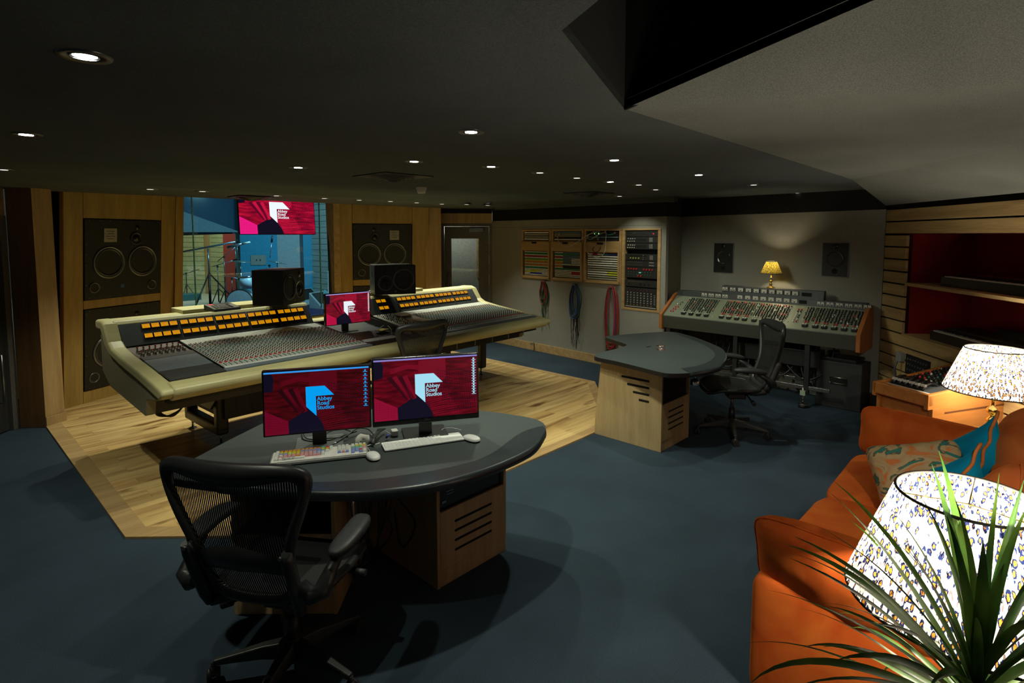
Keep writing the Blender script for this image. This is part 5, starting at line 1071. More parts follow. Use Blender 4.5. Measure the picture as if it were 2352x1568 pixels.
# wall speakers
def wallspk(pxs, label):
    X0, X1, Y0, Y1 = pxs; a = W(X0, Y0, (7.30, 3.62), (7.05, 1.24)); b = W(X1, Y1, (7.30, 3.62), (7.05, 1.24)); w_ = (b-a).xy.length; h_ = a.z-b.z
    t = thing('flush_wall_speaker', label, 'wall speaker', group='flush speakers either side of the lamp'); mt = Matrix((bd, -bn, Vector((0, 0, 1)))).transposed().to_4x4(); mt.translation = Vector((a.x, a.y, b.z)); t.matrix_world = mt
    MB().box((w_/2, -.006, h_/2), (w_, .012, h_), plain('grey speaker surround', (.20, .20, .18), .5)).build('surround', t, .002); MB().box((w_/2, -.010, h_/2), (w_-.016, .012, h_-.016), 'spk').build('baffle', t)
    Tm = Matrix(((1, 0, 0), (0, 0, 1), (0, 1, 0))) @ Matrix.Scale(-1, 3, (0, 0, 1))
    MB().lathe([(w_*.34, 0), (w_*.33, .008), (w_*.30, .002), (w_*.12, -.010), (.0005, -.004)], 'cone', (w_/2, -.0172, h_*.52), Tm, 28).build('woofer', t); MB().lathe([(w_*.11, 0), (w_*.09, .006), (.0005, .009)], 'satin', (w_/2, -.0172, h_*.88), Tm, 20).build('tweeter', t); MB().lathe([(w_*.11, 0), (w_*.10, .006), (w_*.08, -.001), (.0005, -.001)], 'black', (w_/2, -.0172, h_*.17), Tm, 20).build('bass_port', t)
wallspk((1641, 1685, 557, 628), 'flush dark wall speaker left of the lit yellow lamp'); wallspk((1890, 1949, 556, 637.5), 'flush dark wall speaker right of the lit yellow lamp')
# ================================================================ LAMPS
def lamp(name, label, loc, rt_, rb_, hs, htot, shade, stem, watt, col=(1, .90, .72), base=True, pleats=72, grp=None):
    t = thing(name, label, 'table lamp', loc, 0, grp); z0 = htot-hs; m = MB(); n = pleats*2
    def f(u, v):
        a = 2*math.pi*u; r = (rb_+(rt_-rb_)*v)*(1+.012*(1 if round(u*n) % 2 else -1)); r *= 1+.0*v; return (r*math.cos(a), r*math.sin(a), z0+hs*v)
    m.grid(f, n, 12, shade).build('lamp_shade', t)
    MB().tube([(rb_*math.cos(a), rb_*math.sin(a), z0) for a in [2*math.pi*i/48 for i in range(48)]], .004, plain('dark shade trim', (.03, .025, .02), .7), 6, closed=True).build('shade_trim', t); MB().tube([(rt_*math.cos(a), rt_*math.sin(a), z0+hs) for a in [2*math.pi*i/48 for i in range(48)]], .004, plain('dark shade trim', (.03, .025, .02), .7), 6, closed=True).build('shade_trim', t)
    MB().lathe(stem, 'brass', n=28).build('stem', t)
    zb = z0+hs*.64
    MB().ball((0, 0, zb), (rt_*.11, rt_*.11, rt_*.15), emit('warm bulb', (1., .86, .6), 14.), 14).build('bulb', t); m = MB()
    for a in (0, 2.1, 4.2): m.cyl((0, 0, z0+hs-.02), (rt_*math.cos(a), rt_*math.sin(a), z0+hs-.004), .0018, 'brass', None, 6)
    m.build('shade_spider', t)
    l = bpy.data.lights.new('bulb', 'POINT'); l.energy = watt; l.color = col; l.shadow_soft_size = rt_*.25; o = bpy.data.objects.new('bulb_light', l); COL.objects.link(o); o.parent = t; o.location = (0, 0, zb+.0)
    return t
bigstem = [(.0005, 0), (.085, 0), (.085, .012), (.07, .02), (.03, .035), (.022, .06), (.030, .075), (.036, .09), (.030, .105), (.016, .12), (.016, .135), (.032, .15), (.036, .165), (.030, .18), (.014, .195), (.012, .235), (.026, .255), (.030, .262), (.024, .27), (.012, .28), (.014, .34), (.012, .40), (.0005, .41)]
shade1 = shade_mat('leopard print pleated cloth', (.55, .24, .03), (.012, .02, .07), (.90, .89, .86), 78.)
shade2 = shade_mat('yellow floral pleated cloth', (.75, .52, .06), (.30, .16, .02), (.80, .60, .10), 110., .06)
TA, TB = .50, .50
p = P(2213, 1147, 1.15); lamp('table_lamp', 'brass table lamp with a leopard print pleated shade, big one behind the plant', (p.x+.03, p.y-.01, .532), .165, .275, .30, .618, shade1, [(r, z*.98) for r, z in bigstem], LAMP_W, grp='leopard print table lamps')
p = P(2289, 802, 1.07); lamp('table_lamp', 'brass table lamp with a leopard print pleated shade behind the far end of the sofa', (p.x, p.y, .482), .175, .285, .29, .59, shade1, [(r, z*.98) for r, z in bigstem], LAMP_W, grp='leopard print table lamps')
LX = 6.915; p = W(1771, 640, (LX, 0), (LX, 1)); q = W(1771, 600, (LX, 0), (LX, 1)).z; ht = q-1.232
lamp('table_lamp', 'small brass lamp with a glowing yellow pleated shade on the vintage desk', (LX, p.y, 1.232), .058, .115, .14, ht, shade2, [(r*.55, z*ht/.41*.62) for r, z in bigstem], 7.5, (1, .88, .58), pleats=40)
def side_table(name, label, x, y, r, z, mat='olive'):
    t = thing(name, label, 'side table', (x, y, 0)); MB().lathe([(.0005, z-.03), (r, z-.03), (r+.004, z-.015), (r, z), (.0005, z)], mat, n=48).build('tabletop', t)
    for k in range(3): a = R(40+120*k); MB().cyl((r*.75*math.cos(a), r*.75*math.sin(a), 0), (r*.45*math.cos(a), r*.45*math.sin(a), z-.03), .012, 'brass', .016).build('leg', t)
    return t
p = P(2289, 802, 1.07); side_table('side_table', 'round dull brass side table behind the far arm of the sofa', p.x-.08, p.y-.14, .30, .48)
p = P(2213, 1147, 1.15); side_table('side_table', 'round dull brass side table under the big lamp and behind the plant', p.x+.06, p.y-.21, .26, .53)
# ================================================================ SOFA
SX0, SX1, SY0, SY1 = 2.22, 4.40, -.12, .80
sofa = thing('sofa', 'low orange velvet sofa with two seat cushions on the right of the room', 'sofa', (SX0, SY1, 0))
def L_(x, y, z): return (x-SX0, y-SY1, z)
def puff(cx, cy, cz_, w_, d_, h_, e=.35, sag=0., seed=0, amp=.006, T=None, crown=.0):
    "soft box: rounded edges, slightly crowned top, light wrinkles"
    off = Vector((seed*3.1, seed*1.7, seed)); m = MB(); n = 26; nv = 22
    def f(u, v):
        a = 2*math.pi*u; b = math.pi*(v-.5)
        def s(x, p): return math.copysign(abs(x)**p, x)
        q = s(math.cos(b), e); X = q*s(math.cos(a), e); Y = q*s(math.sin(a), e); Z = s(math.sin(b), e*1.1)
        Z *= 1+crown*(1-X*X)*(1-Y*Y); p_ = Vector((X*w_/2, Y*d_/2, Z*h_/2)); k = noise.noise(p_*4+off)*amp+noise.noise(p_*11+off)*amp*.45
        p_ += Vector((X, Y, Z)).normalized()*k; p_.z -= sag*(1-X*X)*(Z > 0)
        if T is not None: p_ = T @ p_
        return p_+Vector((cx, cy, cz_))
    return m, f
def soft(parent, name, c, s, mat='orange', nu=56, nv=36, bev=0, **k):
    m, f = puff(*c, *s, **k); m.grid(f, nu, nv, mat); return m.build(name, parent)
W_, D_ = SX1-SX0, SY1-SY0
soft(sofa, 'base', L_((SX0+SX1)/2, .36, .20), (W_-.02, D_-.06, .26), e=.12, amp=.004)
soft(sofa, 'arm', L_(SX0+.12, .34, .26), (.24, D_-.02, .50), e=.16, amp=.006, seed=1)
soft(sofa, 'arm', L_(SX1-.12, .34, .26), (.24, D_-.02, .50), e=.16, amp=.006, seed=2)
soft(sofa, 'backrest', L_((SX0+SX1)/2, SY0+.13, .38), (W_-.04, .28, .70), e=.18, amp=.008, seed=3)
hw_ = (W_-.52)/2
soft(sofa, 'seat_cushion', L_(SX0+.26+hw_/2, .46, .375), (hw_+.02, .72, .20), e=.28, amp=.008, seed=4, crown=.12); soft(sofa, 'seat_cushion', L_(SX0+.26+hw_*1.5, .46, .375), (hw_+.02, .72, .20), e=.28, amp=.008, seed=5, crown=.12)
for x in (.08, W_-.08):
    for y in (-.08, -D_+.10): MB().cyl((x, y, 0), (x, y, .08), .02, 'dark', .028).build('leg', sofa)
def pillow(name, label, loc, size, rot, mat, pipe=None, seed=0, grp=None, ear=.07, hem=None, rc=.10, fat=2.4, pw=.42):
    t = thing(name, label, 'cushion', loc, 0, grp); t.rotation_euler = rot; w_, h_, th = size; m = MB(); off = Vector((seed, seed*2.3, 0))
    def edge(x, y): r = 1-.10*(1-abs(y)**2)*abs(x)**1.0*.6; return x*r
    def fs_(s):
        def f(u, v):
            x, y = 2*u-1, 2*v-1; k = ((1-abs(x)**fat)*(1-abs(y)**fat)); k = max(0, k)**pw
            X = x*w_/2*(1-ear*(1-y*y)-rc*abs(y)**7); Y = y*h_/2*(1-ear*(1-x*x)-rc*abs(x)**7); wr = noise.noise(Vector((X*9, Y*9, s))+off)*.010*k+noise.noise(Vector((X*26, Y*9, s))+off)*.004
            return (X, Y, s*(th/2*k+wr+.002))
        return f
    m.grid(fs_(1), 28, 28, mat); m.grid(lambda u, v: fs_(-1)(1-u, v), 28, 28, mat); m.build('cover', t)
    rim = []
    for i in range(80):
        q = i/80*4; s, r = int(q), q-int(q); x, y = [(-1+2*r, -1), (1, -1+2*r), (1-2*r, 1), (-1, 1-2*r)][s]; rim.append((x*w_/2*(1-ear*(1-y*y)-rc*abs(y)**7), y*h_/2*(1-ear*(1-x*x)-rc*abs(x)**7), noise.noise(Vector((x*3, y*3, seed)))*.01))
    if pipe: MB().tube(rim, .0075, pipe, 8, closed=True).build('piping', t)
    elif hem: MB().tube(rim, .006, hem, 6, closed=True).build('seam', t)
    return t
def basis(xv, yv):
    x = Vector(xv).normalized(); y = Vector(yv); y = (y-x*y.dot(x)).normalized(); z = x.cross(y); return Matrix((x, y, z)).transposed().to_euler()
pillow('cushion', 'long orange velvet cushion resting on the near arm of the sofa', (SX0+.08, .37, .565), (.86, .40, .22), basis((0, 1, .05), (-.42, 0, 1)), 'orange', seed=2, hem='orange', ear=.02)
pillow('cushion', 'long orange velvet cushion resting on the far arm of the sofa', (SX1-.30, .39, .60), (.84, .34, .24), basis((0, 1, .05), (-.12, 0, 1)), 'orange', seed=5, hem='orange', ear=.03)
def fabric_pattern():
    m, nt, b = new_mat('marbled cloth'); setp(b, rough=.8); N = nt.nodes; L = nt.links; tc = N.new('ShaderNodeTexCoord'); mp = N.new('ShaderNodeMapping'); mp.inputs['Scale'].default_value = (6, 11, 6); nz = N.new('ShaderNodeTexNoise'); nz.inputs['Scale'].default_value = 1; nz.inputs['Detail'].default_value = 3; nz.inputs['Distortion'].default_value = 2.2
    L.new(tc.outputs['Object'], mp.inputs[0]); L.new(mp.outputs[0], nz.inputs[0]); rp = N.new('ShaderNodeValToRGB'); e = rp.color_ramp.elements; e[0].position = .36; e[0].color = (.02, .20, .17, 1); e[1].position = .70; e[1].color = (.60, .20, .05, 1)
    for q, c in ((.42, (.10, .08, .04, 1)), (.46, (.50, .36, .18, 1)), (.58, (.45, .30, .14, 1)), (.64, (.62, .16, .03, 1))): x = e.new(q); x.color = c
    L.new(nz.outputs[0], rp.inputs[0]); L.new(rp.outputs[0], b.inputs['Base Color']); return m
M['marble'] = fabric_pattern()
UPV = (0, -.28, .96)
def cz_(ax): return Vector((ax, 0, 0))
_a, _b = Vector((1, 0, 0))+Vector(UPV), Vector((-1, 0, 0))+Vector(UPV)
pillow('cushion', 'tan, teal and orange marbled cushion on the sofa seat before the blue ones', (3.33, .38, .64), (.42, .42, .20), basis((.30, -.90, .25), (.55, .25, .80)), 'marble', seed=7)
pillow('cushion', 'turquoise cushion with orange piping standing on a corner, farther of two', (3.74, .20, .68), (.40, .40, .30), basis(_a+Vector((0, .10, 0)), _b), 'blue', pipe='piping', seed=9, grp='turquoise cushions', ear=.10, rc=0., fat=1.25, pw=.75)
pillow('cushion', 'turquoise cushion with orange piping just above the lamp shade, nearer of two', (3.20, .25, .66), (.40, .40, .30), basis(_a-Vector((0, .05, 0)), _b), 'blue', pipe='piping', seed=11, grp='turquoise cushions', ear=.10, rc=0., fat=1.25, pw=.75)
pillow('cushion', 'rust velvet back cushion leaning at the far end of the sofa', (3.80, .04, .70), (.50, .46, .28), basis((1, .0, .30), (-.30, -.25, 1)), 'orange2', seed=13, hem='orange2')
pillow('cushion', 'rust velvet back cushion between the turquoise cushions and the big lamp', (2.86, .06, .68), (.46, .44, .28), basis((1, .0, .6), (-.6, -.22, 1)), 'orange2', seed=15, hem='orange2')
# ================================================================ CHERRY CASED MIXER
A_ = P(2133, 905, .72); D2 = P(2018, 870, .72); ex = (P(2352, 862, .80)-P(2133, 905, .72)); ex.z = 0; ex = Vector((.885, -.465, 0)).normalized(); ey = Vector((-ex.y, ex.x, 0))
mx = thing('wooden_mixer_cabinet', 'cherry wood cabinet with a sloping mixer on top behind the sofa', 'mixer cabinet', (A_.x, A_.y, 0), math.atan2(ex.y, ex.x)); WX = 1.35; WY = max(.40, (D2-A_).dot(ey))
def mz(x): return .68+.13*(x/WX)**1.3
for y0 in (0, WY-.03):
    pr = [(0, .60)]+[(x, mz(x)+.03) for x in [WX*i/10 for i in range(11)]]+[(WX, .0), (WX-.08, 0), (WX-.08, .10), (.12, .10), (.12, 0), (.05, 0), (.05, .60)]
    o = MB().prism([(x, y0, z) for x, z in pr], (0, .03, 0), 'cherry').build('side_panel', mx, .004)
    MB().box((.70, y0+.015, .565), (1.05, .034, .012), plain('dark cherry groove', (.10, .03, .01), .5)).build('groove', o)
MB().box((.03, WY/2, .665), (.06, WY-.0, .09), 'cherry').build('front_rail', mx, .01, 3); MB().box((.08, WY/2, .53), (.02, WY-.06, .14), 'cherry').build('apron', mx, .002)
MB().box((WX-.02, WY/2, .46), (.04, WY-.06, .80), 'cherry').build('back_panel', mx, .003)
MB().prism([(.06, .03, mz(.06)-.01), (.06, WY-.03, mz(.06)-.01), (WX-.05, WY-.03, mz(WX)+.0), (WX-.05, .03, mz(WX)+.0)], (0, 0, .015), 'cgrey').build('mixer_panel', mx, .001)
def mp_(x, y, d=0): return Vector((x, y, mz(.06)+(mz(WX)+.01-mz(.06))*(x-.06)/(WX-.11)+.006+d))
kk = MB(); rg = random.Random(4)
for i in range(22):
    for j in range(9):
        x = .34+i*.042; y = .06+j*(WY-.12)/8; c = rg.choice(['dark', 'dark', 'dark', 'offwhite', 'red', 'greenk'] if i < 6 else ['dark', 'dark', 'dark', 'steel']); kk.cyl(mp_(x, y), mp_(x, y, .018), .009, c, .007, 8)
kk.build('small_knobs', mx, kind='stuff')
for j in range(6):
    y = WY-.06-j*.045; o = MB().tube([mp_(.14, y, .0), mp_(.17, y, .028), mp_(.22, y, .036), mp_(.27, y, .028), mp_(.30, y, .0)], .014, 'satin', 8).build('fader', mx); MB().box(mp_(.16, y, .032), (.022, .030, .018), 'offwhite').build('fader_cap', o)
MB().prism([mp_(.075, .04), mp_(.115, .04), mp_(.115, WY-.04), mp_(.075, WY-.04)], (0, 0, .002), 'offwhite').build('label_strip', mx)
# ================================================================ NICHE CONTENTS
def keyboard_synth(label, u0, z, L0, dep, h_, redtop, d0):
    t = thing('electric_keyboard', label, 'keyboard instrument'); m = Matrix((sd, -sn, Vector((0, 0, 1)))).transposed().to_4x4(); m.translation = spt(u0, z, d0); t.matrix_world = m
    MB().prism([(0, 0, 0), (0, 0, h_*.75), (0, .14, h_*.75), (0, .15, h_), (0, dep, h_), (0, dep, 0)], (L0, 0, 0), 'darkg').build('body', t, .004)
    MB().box((L0/2+.01, .07, h_*.76), (L0-.06, .13, .016), 'whitek').build('white_keys', t); m = MB(); n = int(L0/.0235)
    for k in range(n):
        if k % 7 in (2, 6): continue
        m.box((.045+k*.0235, .09, h_*.76+.013), (.012, .085, .012), 'dark')
    m.build('black_keys', t, kind='stuff')
    MB().prism([(.02, .16, h_+.0005), (L0-.02, .16, h_+.0005), (L0-.02, dep-.02, h_+.0005), (.02, dep-.02, h_+.0005)], (0, 0, .003), plain('red keyboard top', (.22, .01, .015), .4) if redtop else 'dark').build('top_panel', t)
    if redtop:
        for k in range(18): MB().cyl((.35+k*.045, .22, h_+.003), (.35+k*.045, .22, h_+.015), .008, 'dark').build('knob', t)
    else: MB().box((L0*.42, dep-.08, h_+.03), (.42, .02, .06), 'dark').build('music_stand', t)
    return t
us = .385+.36
keyboard_synth('stage piano with a red top on the upper niche shelf', us, NZM+.001, 1.30, .34, .11, True, -.12); keyboard_synth('black electric piano on the base of the niche, partly behind the lamp', us-.05, NZ0+.001, 1.38, .42, .11, False, -.08)
m = MB(); sbox(m, .50, .87, .497, .69, .012, 0, 'black'); o = m.build('socket_panel', label='black socket panel set in the slats behind the cherry cabinet', cat='socket panel')
for i in range(8):
    for j in range(3): MB().cyl(spt(.54+i*.041, .545+j*.052, .012), spt(.54+i*.041, .545+j*.052, .018), .011, 'gunmetal', None, 12).build('socket', o)
m = MB(); sbox(m, .385, .47, .60, .69, .045, 0, 'acry'); o = m.build('wall_socket', bevel=.004); tag(o, 'grey wall socket with a plug beside the black socket panel', 'socket'); MB().tube(spline([spt(.43, .60, .05), spt(.43, .53, .07), spt(.41, .45, .05), spt(.39, .35, .08)], 6), .009, plain('blue grey cable', (.07, .08, .12), .5), 6).build('plug_cable', o)
# ================================================================ PLANT
pc = Vector((1.60, .06, .80)); plant = thing('potted_plant', 'spiky green potted plant with long narrow leaves before the big lamp', 'plant', (pc.x, pc.y, 0))
MB().lathe([(.0005, 0), (.08, 0), (.10, .02), (.12, .28), (.125, .30), (.11, .30), (.105, .26), (.0005, .26)], plain('charcoal pot', (.03, .03, .03), .5), (-.10, 0, 0), n=32).build('pot', plant); MB().lathe([(.0005, .262), (.104, .262)], plain('potting soil', (.03, .02, .012), .95), (-.10, 0, 0), n=24).build('soil', plant)
MB().tube([(-.10, 0, .25), (-.05, .0, .5), (0, .0, .86)], [.016, .014, .012], plain('grey brown stem', (.16, .12, .07), .8), 8).build('stem', plant)
def leafmat():
    m, nt, b = new_mat('leaf'); setp(b, rough=.38, spec=.4); N = nt.nodes; L = nt.links; tc = N.new('ShaderNodeTexCoord'); nz = N.new('ShaderNodeTexNoise'); nz.inputs['Scale'].default_value = 7; L.new(tc.outputs['Object'], nz.inputs[0]); rp = N.new('ShaderNodeValToRGB'); e = rp.color_ramp.elements; e[0].position = .35; e[0].color = (.03, .09, .02, 1); e[1].position = .7; e[1].color = (.14, .26, .04, 1); L.new(nz.outputs[0], rp.inputs[0]); L.new(rp.outputs[0], b.inputs['Base Color']); b.inputs['Subsurface Weight'].default_value = .0; t = N.new('ShaderNodeBsdfTranslucent'); L.new(rp.outputs[0], t.inputs[0]); mx = N.new('ShaderNodeMixShader'); mx.inputs[0].default_value = .3; L.new(b.outputs[0], mx.inputs[1]); L.new(t.outputs[0], mx.inputs[2]); L.new(mx.outputs[0], N['Material Output'].inputs[0]); return m
M['leaf'] = leafmat(); rg = random.Random(21)
for k in range(99):
    az = 2*math.pi*((k*.381966) % 1)+rg.uniform(-.15, .15); az += (.35*math.sin(2.2-az) if k > 20 else 0); q = k/96; el = R(84)-R(74)*q**.8+R(rg.uniform(-8, 8)); Ln = rg.uniform(.34, .52)*(1.0 if q > .2 else 1.0); dr = R(25+60*q)*rg.uniform(.6, 1.3); wd = rg.uniform(.008, .0155)
    hz = Vector((math.cos(az), math.sin(az), 0)); sd_ = Vector((-math.sin(az), math.cos(az), 0)); p_ = Vector((0, 0, .86-.14*q))+hz*.008; n = 12; vs = []; e_ = el
    for i in range(n+1):
        s = i/n; w_ = wd*min(1, .35+s*3)*(1-s**2.2)+.0004; d_ = hz*math.cos(e_)+Vector((0, 0, math.sin(e_))); nn = Vector((0, 0, math.cos(e_)))-hz*math.sin(e_)
        tw = sd_*math.cos(.5*s)+nn*math.sin(.5*s*(1 if k % 2 else -1)); vs += [p_-tw*w_+nn*w_*.35, p_-nn*.0, p_+tw*w_+nn*w_*.35]; p_ = p_+d_*(Ln/n); e_ -= dr/n*(.4+1.2*s)
    fs = []
    for i in range(n): a = i*3; fs += [(a, a+1, a+4, a+3), (a+1, a+2, a+5, a+4)]
    MB().add(vs, fs, 'leaf', True).build('leaf', plant)
# ================================================================ LIVE ROOM BEHIND THE WINDOW
struct('floor', MB().poly([(0, 8.4), (10, 8.4), (10, 22), (0, 22)], -.06, 0, wood('pale live room floor', (.55, .55, .46), (.72, .72, .62), 0, .6, .35)))
struct('floor', MB().poly([(3.9, 8.5), (8.6, 8.5), (8.6, 13.6), (5.4, 15.0), (3.9, 15.0)], 0, .012, weave('dark violet rug', (.035, .03, .075), s=60)))
cblu = plain('blue-lit wall paint', (.035, .30, .46), .7)  # blue deepened so the paint carries some of the stage light
pslat = wood('pale green slats', (.34, .36, .19), (.44, .46, .26), 0)
s0, s1 = P(385, 673), P(474, 674); 
def lwall(name, a, b, z0, z1, mat): return wall(name, (a.x, a.y), (b.x, b.y), z0, z1, mat, .05)
def slats(name, a, b, z0, z1, n, mat):
    d = (b-a); d.z = 0; nrm = Vector((d.y, -d.x, 0)).normalized(); m = MB(); pit = (z1-z0)/n
    for k in range(n): A = a+Vector((0, 0, z0+k*pit)); m.prism([A, A+d, A+d+Vector((0, 0, pit*.93)), A+Vector((0, 0, pit*.93))], nrm*.03, mat)
    m.prism([a+Vector((0, 0, z0)), b+Vector((0, 0, z0)), b+Vector((0, 0, z1)), a+Vector((0, 0, z1))], nrm*-.02, 'black'); return struct(name, m)
for v_ in (s0, s1): v_.z = 0
slats('wall_live_slats', s0-(s1-s0)*.4, s1, 0, 1.92, 13, pslat)
e0, e1_ = P(474, 674), P(521, 680); e0.z = e1_.z = 0
lwall('wall_live_frame', e0, e0+(e1_-e0)*.32, 0, 1.92, 'oakz'); slats('wall_live_slats', e0+(e1_-e0)*.32, e1_, 0, 1.92, 13, pslat)
r0, r1 = P(517, 682), P(547, 685); r0.z = r1.z = 0; lwall('wall_live_red', r0, r1, 0, 1.92, plain('red acoustic panel', (.28, .035, .03), .7))
b0, b1, b2 = P(545, 686), P(556, 690), P(641, 688); lwall('wall_live_blue', b0, b1, 0, 3.2, plain('shaded blue corner', (.01, .09, .14), .7)); lwall('wall_live_blue', b1, b2, 0, 3.2, cblu)  # shade put into the corner paint, offsetting strong stage light there
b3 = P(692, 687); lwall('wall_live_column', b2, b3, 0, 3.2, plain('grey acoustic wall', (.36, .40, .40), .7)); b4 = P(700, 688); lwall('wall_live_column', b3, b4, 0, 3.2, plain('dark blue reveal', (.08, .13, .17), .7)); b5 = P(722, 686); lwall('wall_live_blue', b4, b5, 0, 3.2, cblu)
b6 = Vector((7.9, 9.0, 0)); slats('wall_live_slats', b5, b6, 0, 3.2, 20, wood('grey live slats', (.32, .33, .27), (.42, .43, .36), 1))
Yp = 16.5
f0, f1, f2 = W(390, 533, (0, Yp), (1, Yp)), W(546, 533, (0, Yp), (1, Yp)), W(400, 478, (0, Yp), (1, Yp))
struct('ceiling', MB().prism([f0, f1, f1+Vector((0, 0, .03)), f2], (0, .3, 0), plain('grey sloping bulkhead', (.16, .24, .26), .8)))
struct('ceiling', MB().prism([W(380, 430, (0, Yp+.4), (1, Yp+.4)), f0+Vector((0, .4, -.1)), W(560, 536, (0, Yp+.4), (1, Yp+.4)), W(560, 430, (0, Yp+.4), (1, Yp+.4))], (0, .1, 0), plain('deep blue bulkhead', (.012, .065, .11), .7)))
struct('ceiling', MB().poly([(0, 8.4), (10, 8.4), (10, 22), (0, 22)], 3.4, 3.5, plain('live ceiling', (.12, .14, .15), .8)))
p = W(594, 597, (b1.x, b1.y), (b2.x, b2.y)); db = (b2-b1).normalized(); nb = Vector((db.y, -db.x, 0)); t = thing('wall_connection_box', 'grey connection panel on the blue wall of the live room', 'wall panel'); mt = Matrix((db, -nb, Vector((0, 0, 1)))).transposed().to_4x4(); mt.translation = p+nb*.02; t.matrix_world = mt
MB().box((0, 0, 0), (.40, .03, .28), plain('grey panel', (.30, .31, .27), .5)).build('plate', t, .004)
for x in (-.05, .05): MB().box((x, -.018, 0), (.025, .01, .04), 'dark').build('socket', t)
def stand(name, label, cat, base, z1, legs=.35, boom=None, grp='microphone stands round the drum kit', mic=True, hl=.45, r=.013, mat='steel'):
    t = thing(name, label, cat, (base.x, base.y, 0), 0, grp)
    MB().cyl((0, 0, .08), (0, 0, z1*.6), r*1.3, 'dark').cyl((0, 0, z1*.6), (0, 0, z1), r*.8, mat).build('pole', t)
    for k in range(3): a = R(100+120*k); MB().cyl((0, 0, hl), (legs*math.cos(a), legs*math.sin(a), .01), r*.8, 'dark').build('leg', t)
    if boom:
        a, b = boom; A, B = Vector(a)-Vector((base.x, base.y, 0)), Vector(b)-Vector((base.x, base.y, 0)); MB().cyl(A, B, r*.8, mat).build('boom_arm', t); MB().ball((0, 0, z1), r*2.2, 'dark', 10).build('boom_joint', t)
        if mic: d = (B-A).normalized(); MB().cyl(B, B+d*.16, .024, 'dark', .02).build('microphone', t)
    return t
MT = plain('blue grey metal', (.30, .34, .38), .3, .8)
g_ = P(484, 718); Yq = lambda px, py: W(px, py, (g_.x, g_.y), (g_.x+1, g_.y-1.06))
st = stand('boom_stand', 'tall heavy boom stand with a long pale boom in the live room', 'microphone stand', g_, Yq(475, 571).z, .75, None, None, hl=.95, r=.022, mat=MT)
A, B = Yq(400, 582)-Vector((g_.x, g_.y, 0)), Yq(541, 555)-Vector((g_.x, g_.y, 0)); MB().cyl(A, B, .022, MT).build('boom_arm', st); MB().cyl(A-(B-A)*.10, A+(B-A)*.05, .04, 'darkg').build('counterweight', st)
A, B = Yq(523, 568)-Vector((g_.x, g_.y, 0)), Yq(556, 560)-Vector((g_.x, g_.y, 0)); MB().cyl(A, B, .036, MT, .034).cyl(B, B+(B-A)*.55, .024, 'whitek', .02).build('microphone', st)
dk = P(552, 722)
for i, (bx, zt, A, B, lab) in enumerate([((503, 700), (503, 612), (488, 612), (536, 598), 'chrome stand with its boom pointing right, left of the bass drum'), ((519, 704), (519, 590), (500, 600), (542, 566), 'chrome stand with a steep boom behind the bass drum'), ((545, 700), (545, 560), (545, 590), (545, 560), 'tall dark stand rising behind the drums'), ((535, 708), (534, 640), (512, 632), (548, 640), 'short stand beside the bass drum'), ((622, 712), (622, 610), (620, 592), (624, 556), 'stand with a goose-neck microphone right of the cymbals')]):
    g = P(*bx); f = lambda px, py: W(px, py, (g.x, g.y), (g.x+1, g.y-1.06)); stand('microphone_stand', lab, 'microphone stand', g, f(*zt).z, .35, (f(*A), f(*B)), mic=True, mat=MT)
# drum kit
kit = thing('drum_kit', 'small blue-lit drum kit with cymbals in the live room', 'drum kit', (dk.x, dk.y, 0)); T = Vector((math.cos(R(60)), math.sin(R(60)), 0)); bl = plain('pearl drum shell', (.60, .80, .85), .25)
fwd = Vector((-.55, -.83, 0)); MB().cyl(Vector((0, 0, .30))+fwd*.0, Vector((0, 0, .30))-fwd*.42, .28, bl, None, 32).build('bass_drum', kit)
MB().cyl(Vector((0, 0, .30))+fwd*.03, Vector((0, 0, .30))+fwd*-.02, .295, 'chrome', None, 32).cyl(Vector((0, 0, .30))+fwd*.032, Vector((0, 0, .30))+fwd*.028, .27, plain('drum head', (.55, .62, .62), .4), None, 32).cyl(Vector((-.0, 0, .17))+fwd*.036, Vector((0, 0, .17))+fwd*.034, .06, 'black', None, 16).build('drum_head', kit)
sv = Vector((.72, -.30, 0))
for c, r, h, nm in ((Vector((.20, .05, .60)), .16, .27, 'tom_drum'), (Vector((.75, -.05, .52)), .17, .15, 'snare_drum')):
    MB().cyl(c, c+Vector((0, 0, h)), r, bl, None, 28).cyl(c+Vector((0, 0, h)), c+Vector((0, 0, h+.02)), r+.01, 'chrome', None, 28).build(nm, kit)
for c, r, tl in ((Vector((.20, .4, 1.22)), .27, R(4)), (Vector((1.0, .2, 1.18)), .25, R(12))):
    TT = roty(tl); MB().lathe([(.0005, .03), (.04, .022), (r, -.01), (r, -.013), (.03, .01)], plain('cymbal bronze', (.55, .60, .50), .25, .9), c, TT, 28).build('cymbal', kit); MB().cyl(c, (c.x, c.y, 0), .011, 'chrome').build('cymbal_stand', kit)
for k in range(3): MB().cyl((.1+.2*k, .1, .5), (.25+.2*k, .0, .0), .009, 'chrome').build('hardware', kit)
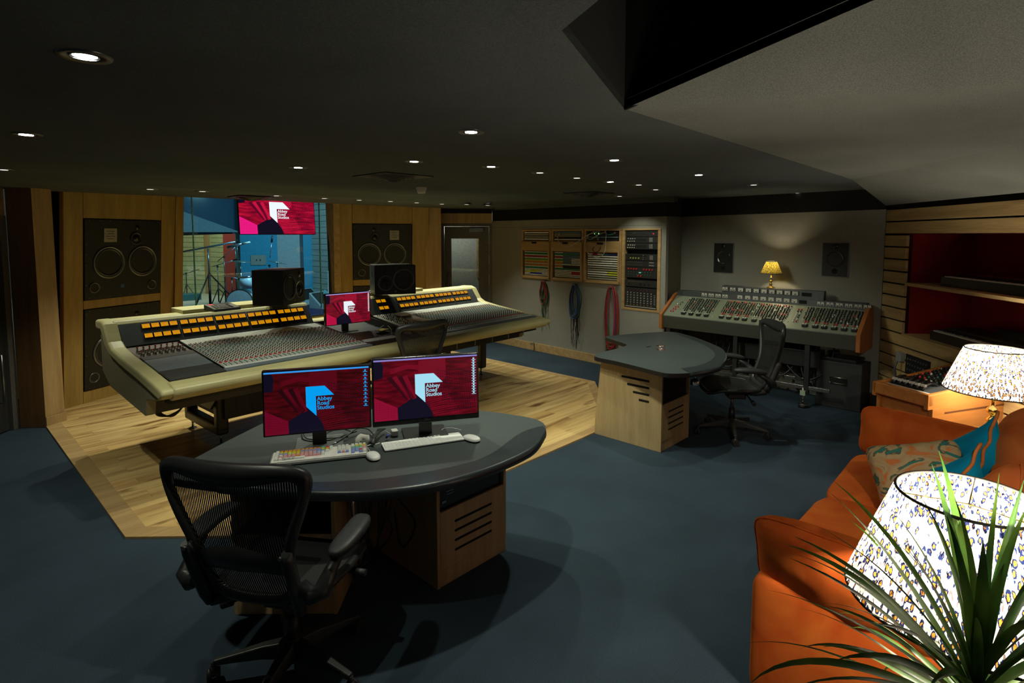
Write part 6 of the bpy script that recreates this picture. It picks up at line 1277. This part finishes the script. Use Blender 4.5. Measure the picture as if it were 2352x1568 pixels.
# small mic, wedges, guitar
g = P(430, 687); stand('microphone_stand', 'low microphone stand far back before the green slats', 'microphone stand', g, .75, .25, (Vector((g.x-.25, g.y, .68)), Vector((g.x+.35, g.y, .85))), mat='dark', mic=False)
p = P(412, 690); t = thing('equipment_box', 'low teal box on the pale floor of the live room', 'box', (p.x, p.y, 0)); MB().box((0, 0, .09), (1.0, .5, .18), plain('teal case', (.04, .16, .17), .5)).build('case', t, .01)
for (px, py, lab) in ((709, 697, 'tilted floor monitor wedge partly behind the console speaker'), (745, 706, 'tilted floor monitor wedge beside the pale guitar')):
    p = P(px, py); t = thing('floor_monitor', lab, 'floor monitor', (p.x, p.y, 0), R(20), 'floor monitors in the live room'); MB().hexa([(-.32, -.25, 0), (.32, -.25, 0), (.32, .2, 0), (-.32, .2, 0)], [(-.32, -.12, .12), (.32, -.12, .12), (.32, .2, .40), (-.32, .2, .40)], plain('pale monitor case', (.30, .34, .34), .5)).build('cabinet', t, .01)
    MB().add([(-.27, -.118, .145), (.27, -.118, .145), (.27, .16, .385), (-.27, .16, .385)], [(0, 1, 2, 3)], 'dark').build('grille', t)
p = P(757, 720); gt = thing('electric_guitar', 'pale turquoise guitar leaning near the right edge of the window', 'guitar', (p.x, p.y, 0), R(-30)); gm = plain('turquoise guitar lacquer', (.18, .55, .58), .3)
bod = spline([(.0, 0), (.17, .02), (.20, .14), (.14, .27), (.17, .40), (.12, .48), (.03, .42), (-.03, .42), (-.12, .50), (-.17, .40), (-.13, .27), (-.19, .13), (-.15, .02)], 4, True)
MB().prism([(q.x*.8, .0+q.y*.18, .06+q.y) for q in bod], (0, .045, -.008), gm).build('guitar_body', gt, .006); MB().prism([(-.025, .08, .45), (.025, .08, .45), (.02, .22, 1.0), (-.02, .22, 1.0)], (0, .025, 0), 'whitek').build('guitar_neck', gt)
MB().cyl((-.12, .12, 0), (0, .16, .5), .01, 'dark').cyl((.12, .12, 0), (0, .16, .5), .01, 'dark').build('guitar_stand', gt)
# light of the live room: blue stage wash and two added fill lights without fixtures
def area(name, loc, tgt, sx, sy, col, wt, nm='stage light', lab=None):
    l = bpy.data.lights.new(name, 'AREA'); l.shape = 'RECTANGLE'; l.size = sx; l.size_y = sy; l.energy = wt; l.color = col; o = bpy.data.objects.new(name, l); COL.objects.link(o); o.location = loc
    d = Vector(tgt)-Vector(loc); o.rotation_euler = d.to_track_quat('-Z', 'Y').to_euler(); return o
area('live_room_light', (6.0, 12.0, 3.3), (6.4, 15.8, .8), 1.2, .6, (.30, .75, 1.), BLUE_W)
area('live_room_light', (5.0, 17.4, 3.2), (5.4, 18.6, .3), 1.5, 1.0, (.9, 1., .72), BLUE_W*.34)  # added fill, unseen, brightens the far slats and floor
area('live_room_light', (7.0, 11.2, 3.3), (7.9, 12, .6), .8, .5, (.7, .85, .7), BLUE_W*.07)  # weak fill on the right-hand slats, no fixture
def text_to_mesh():
    dg = bpy.context.evaluated_depsgraph_get()
    for o in [o for o in bpy.data.objects if o.type == 'FONT']:
        me = bpy.data.meshes.new_from_object(o.evaluated_get(dg)); n = bpy.data.objects.new(o.name, me); COL.objects.link(n); n.parent = o.parent; n.location = o.location; n.rotation_euler = o.rotation_euler; nm = o.name; bpy.data.objects.remove(o); n.name = nm
text_to_mesh()
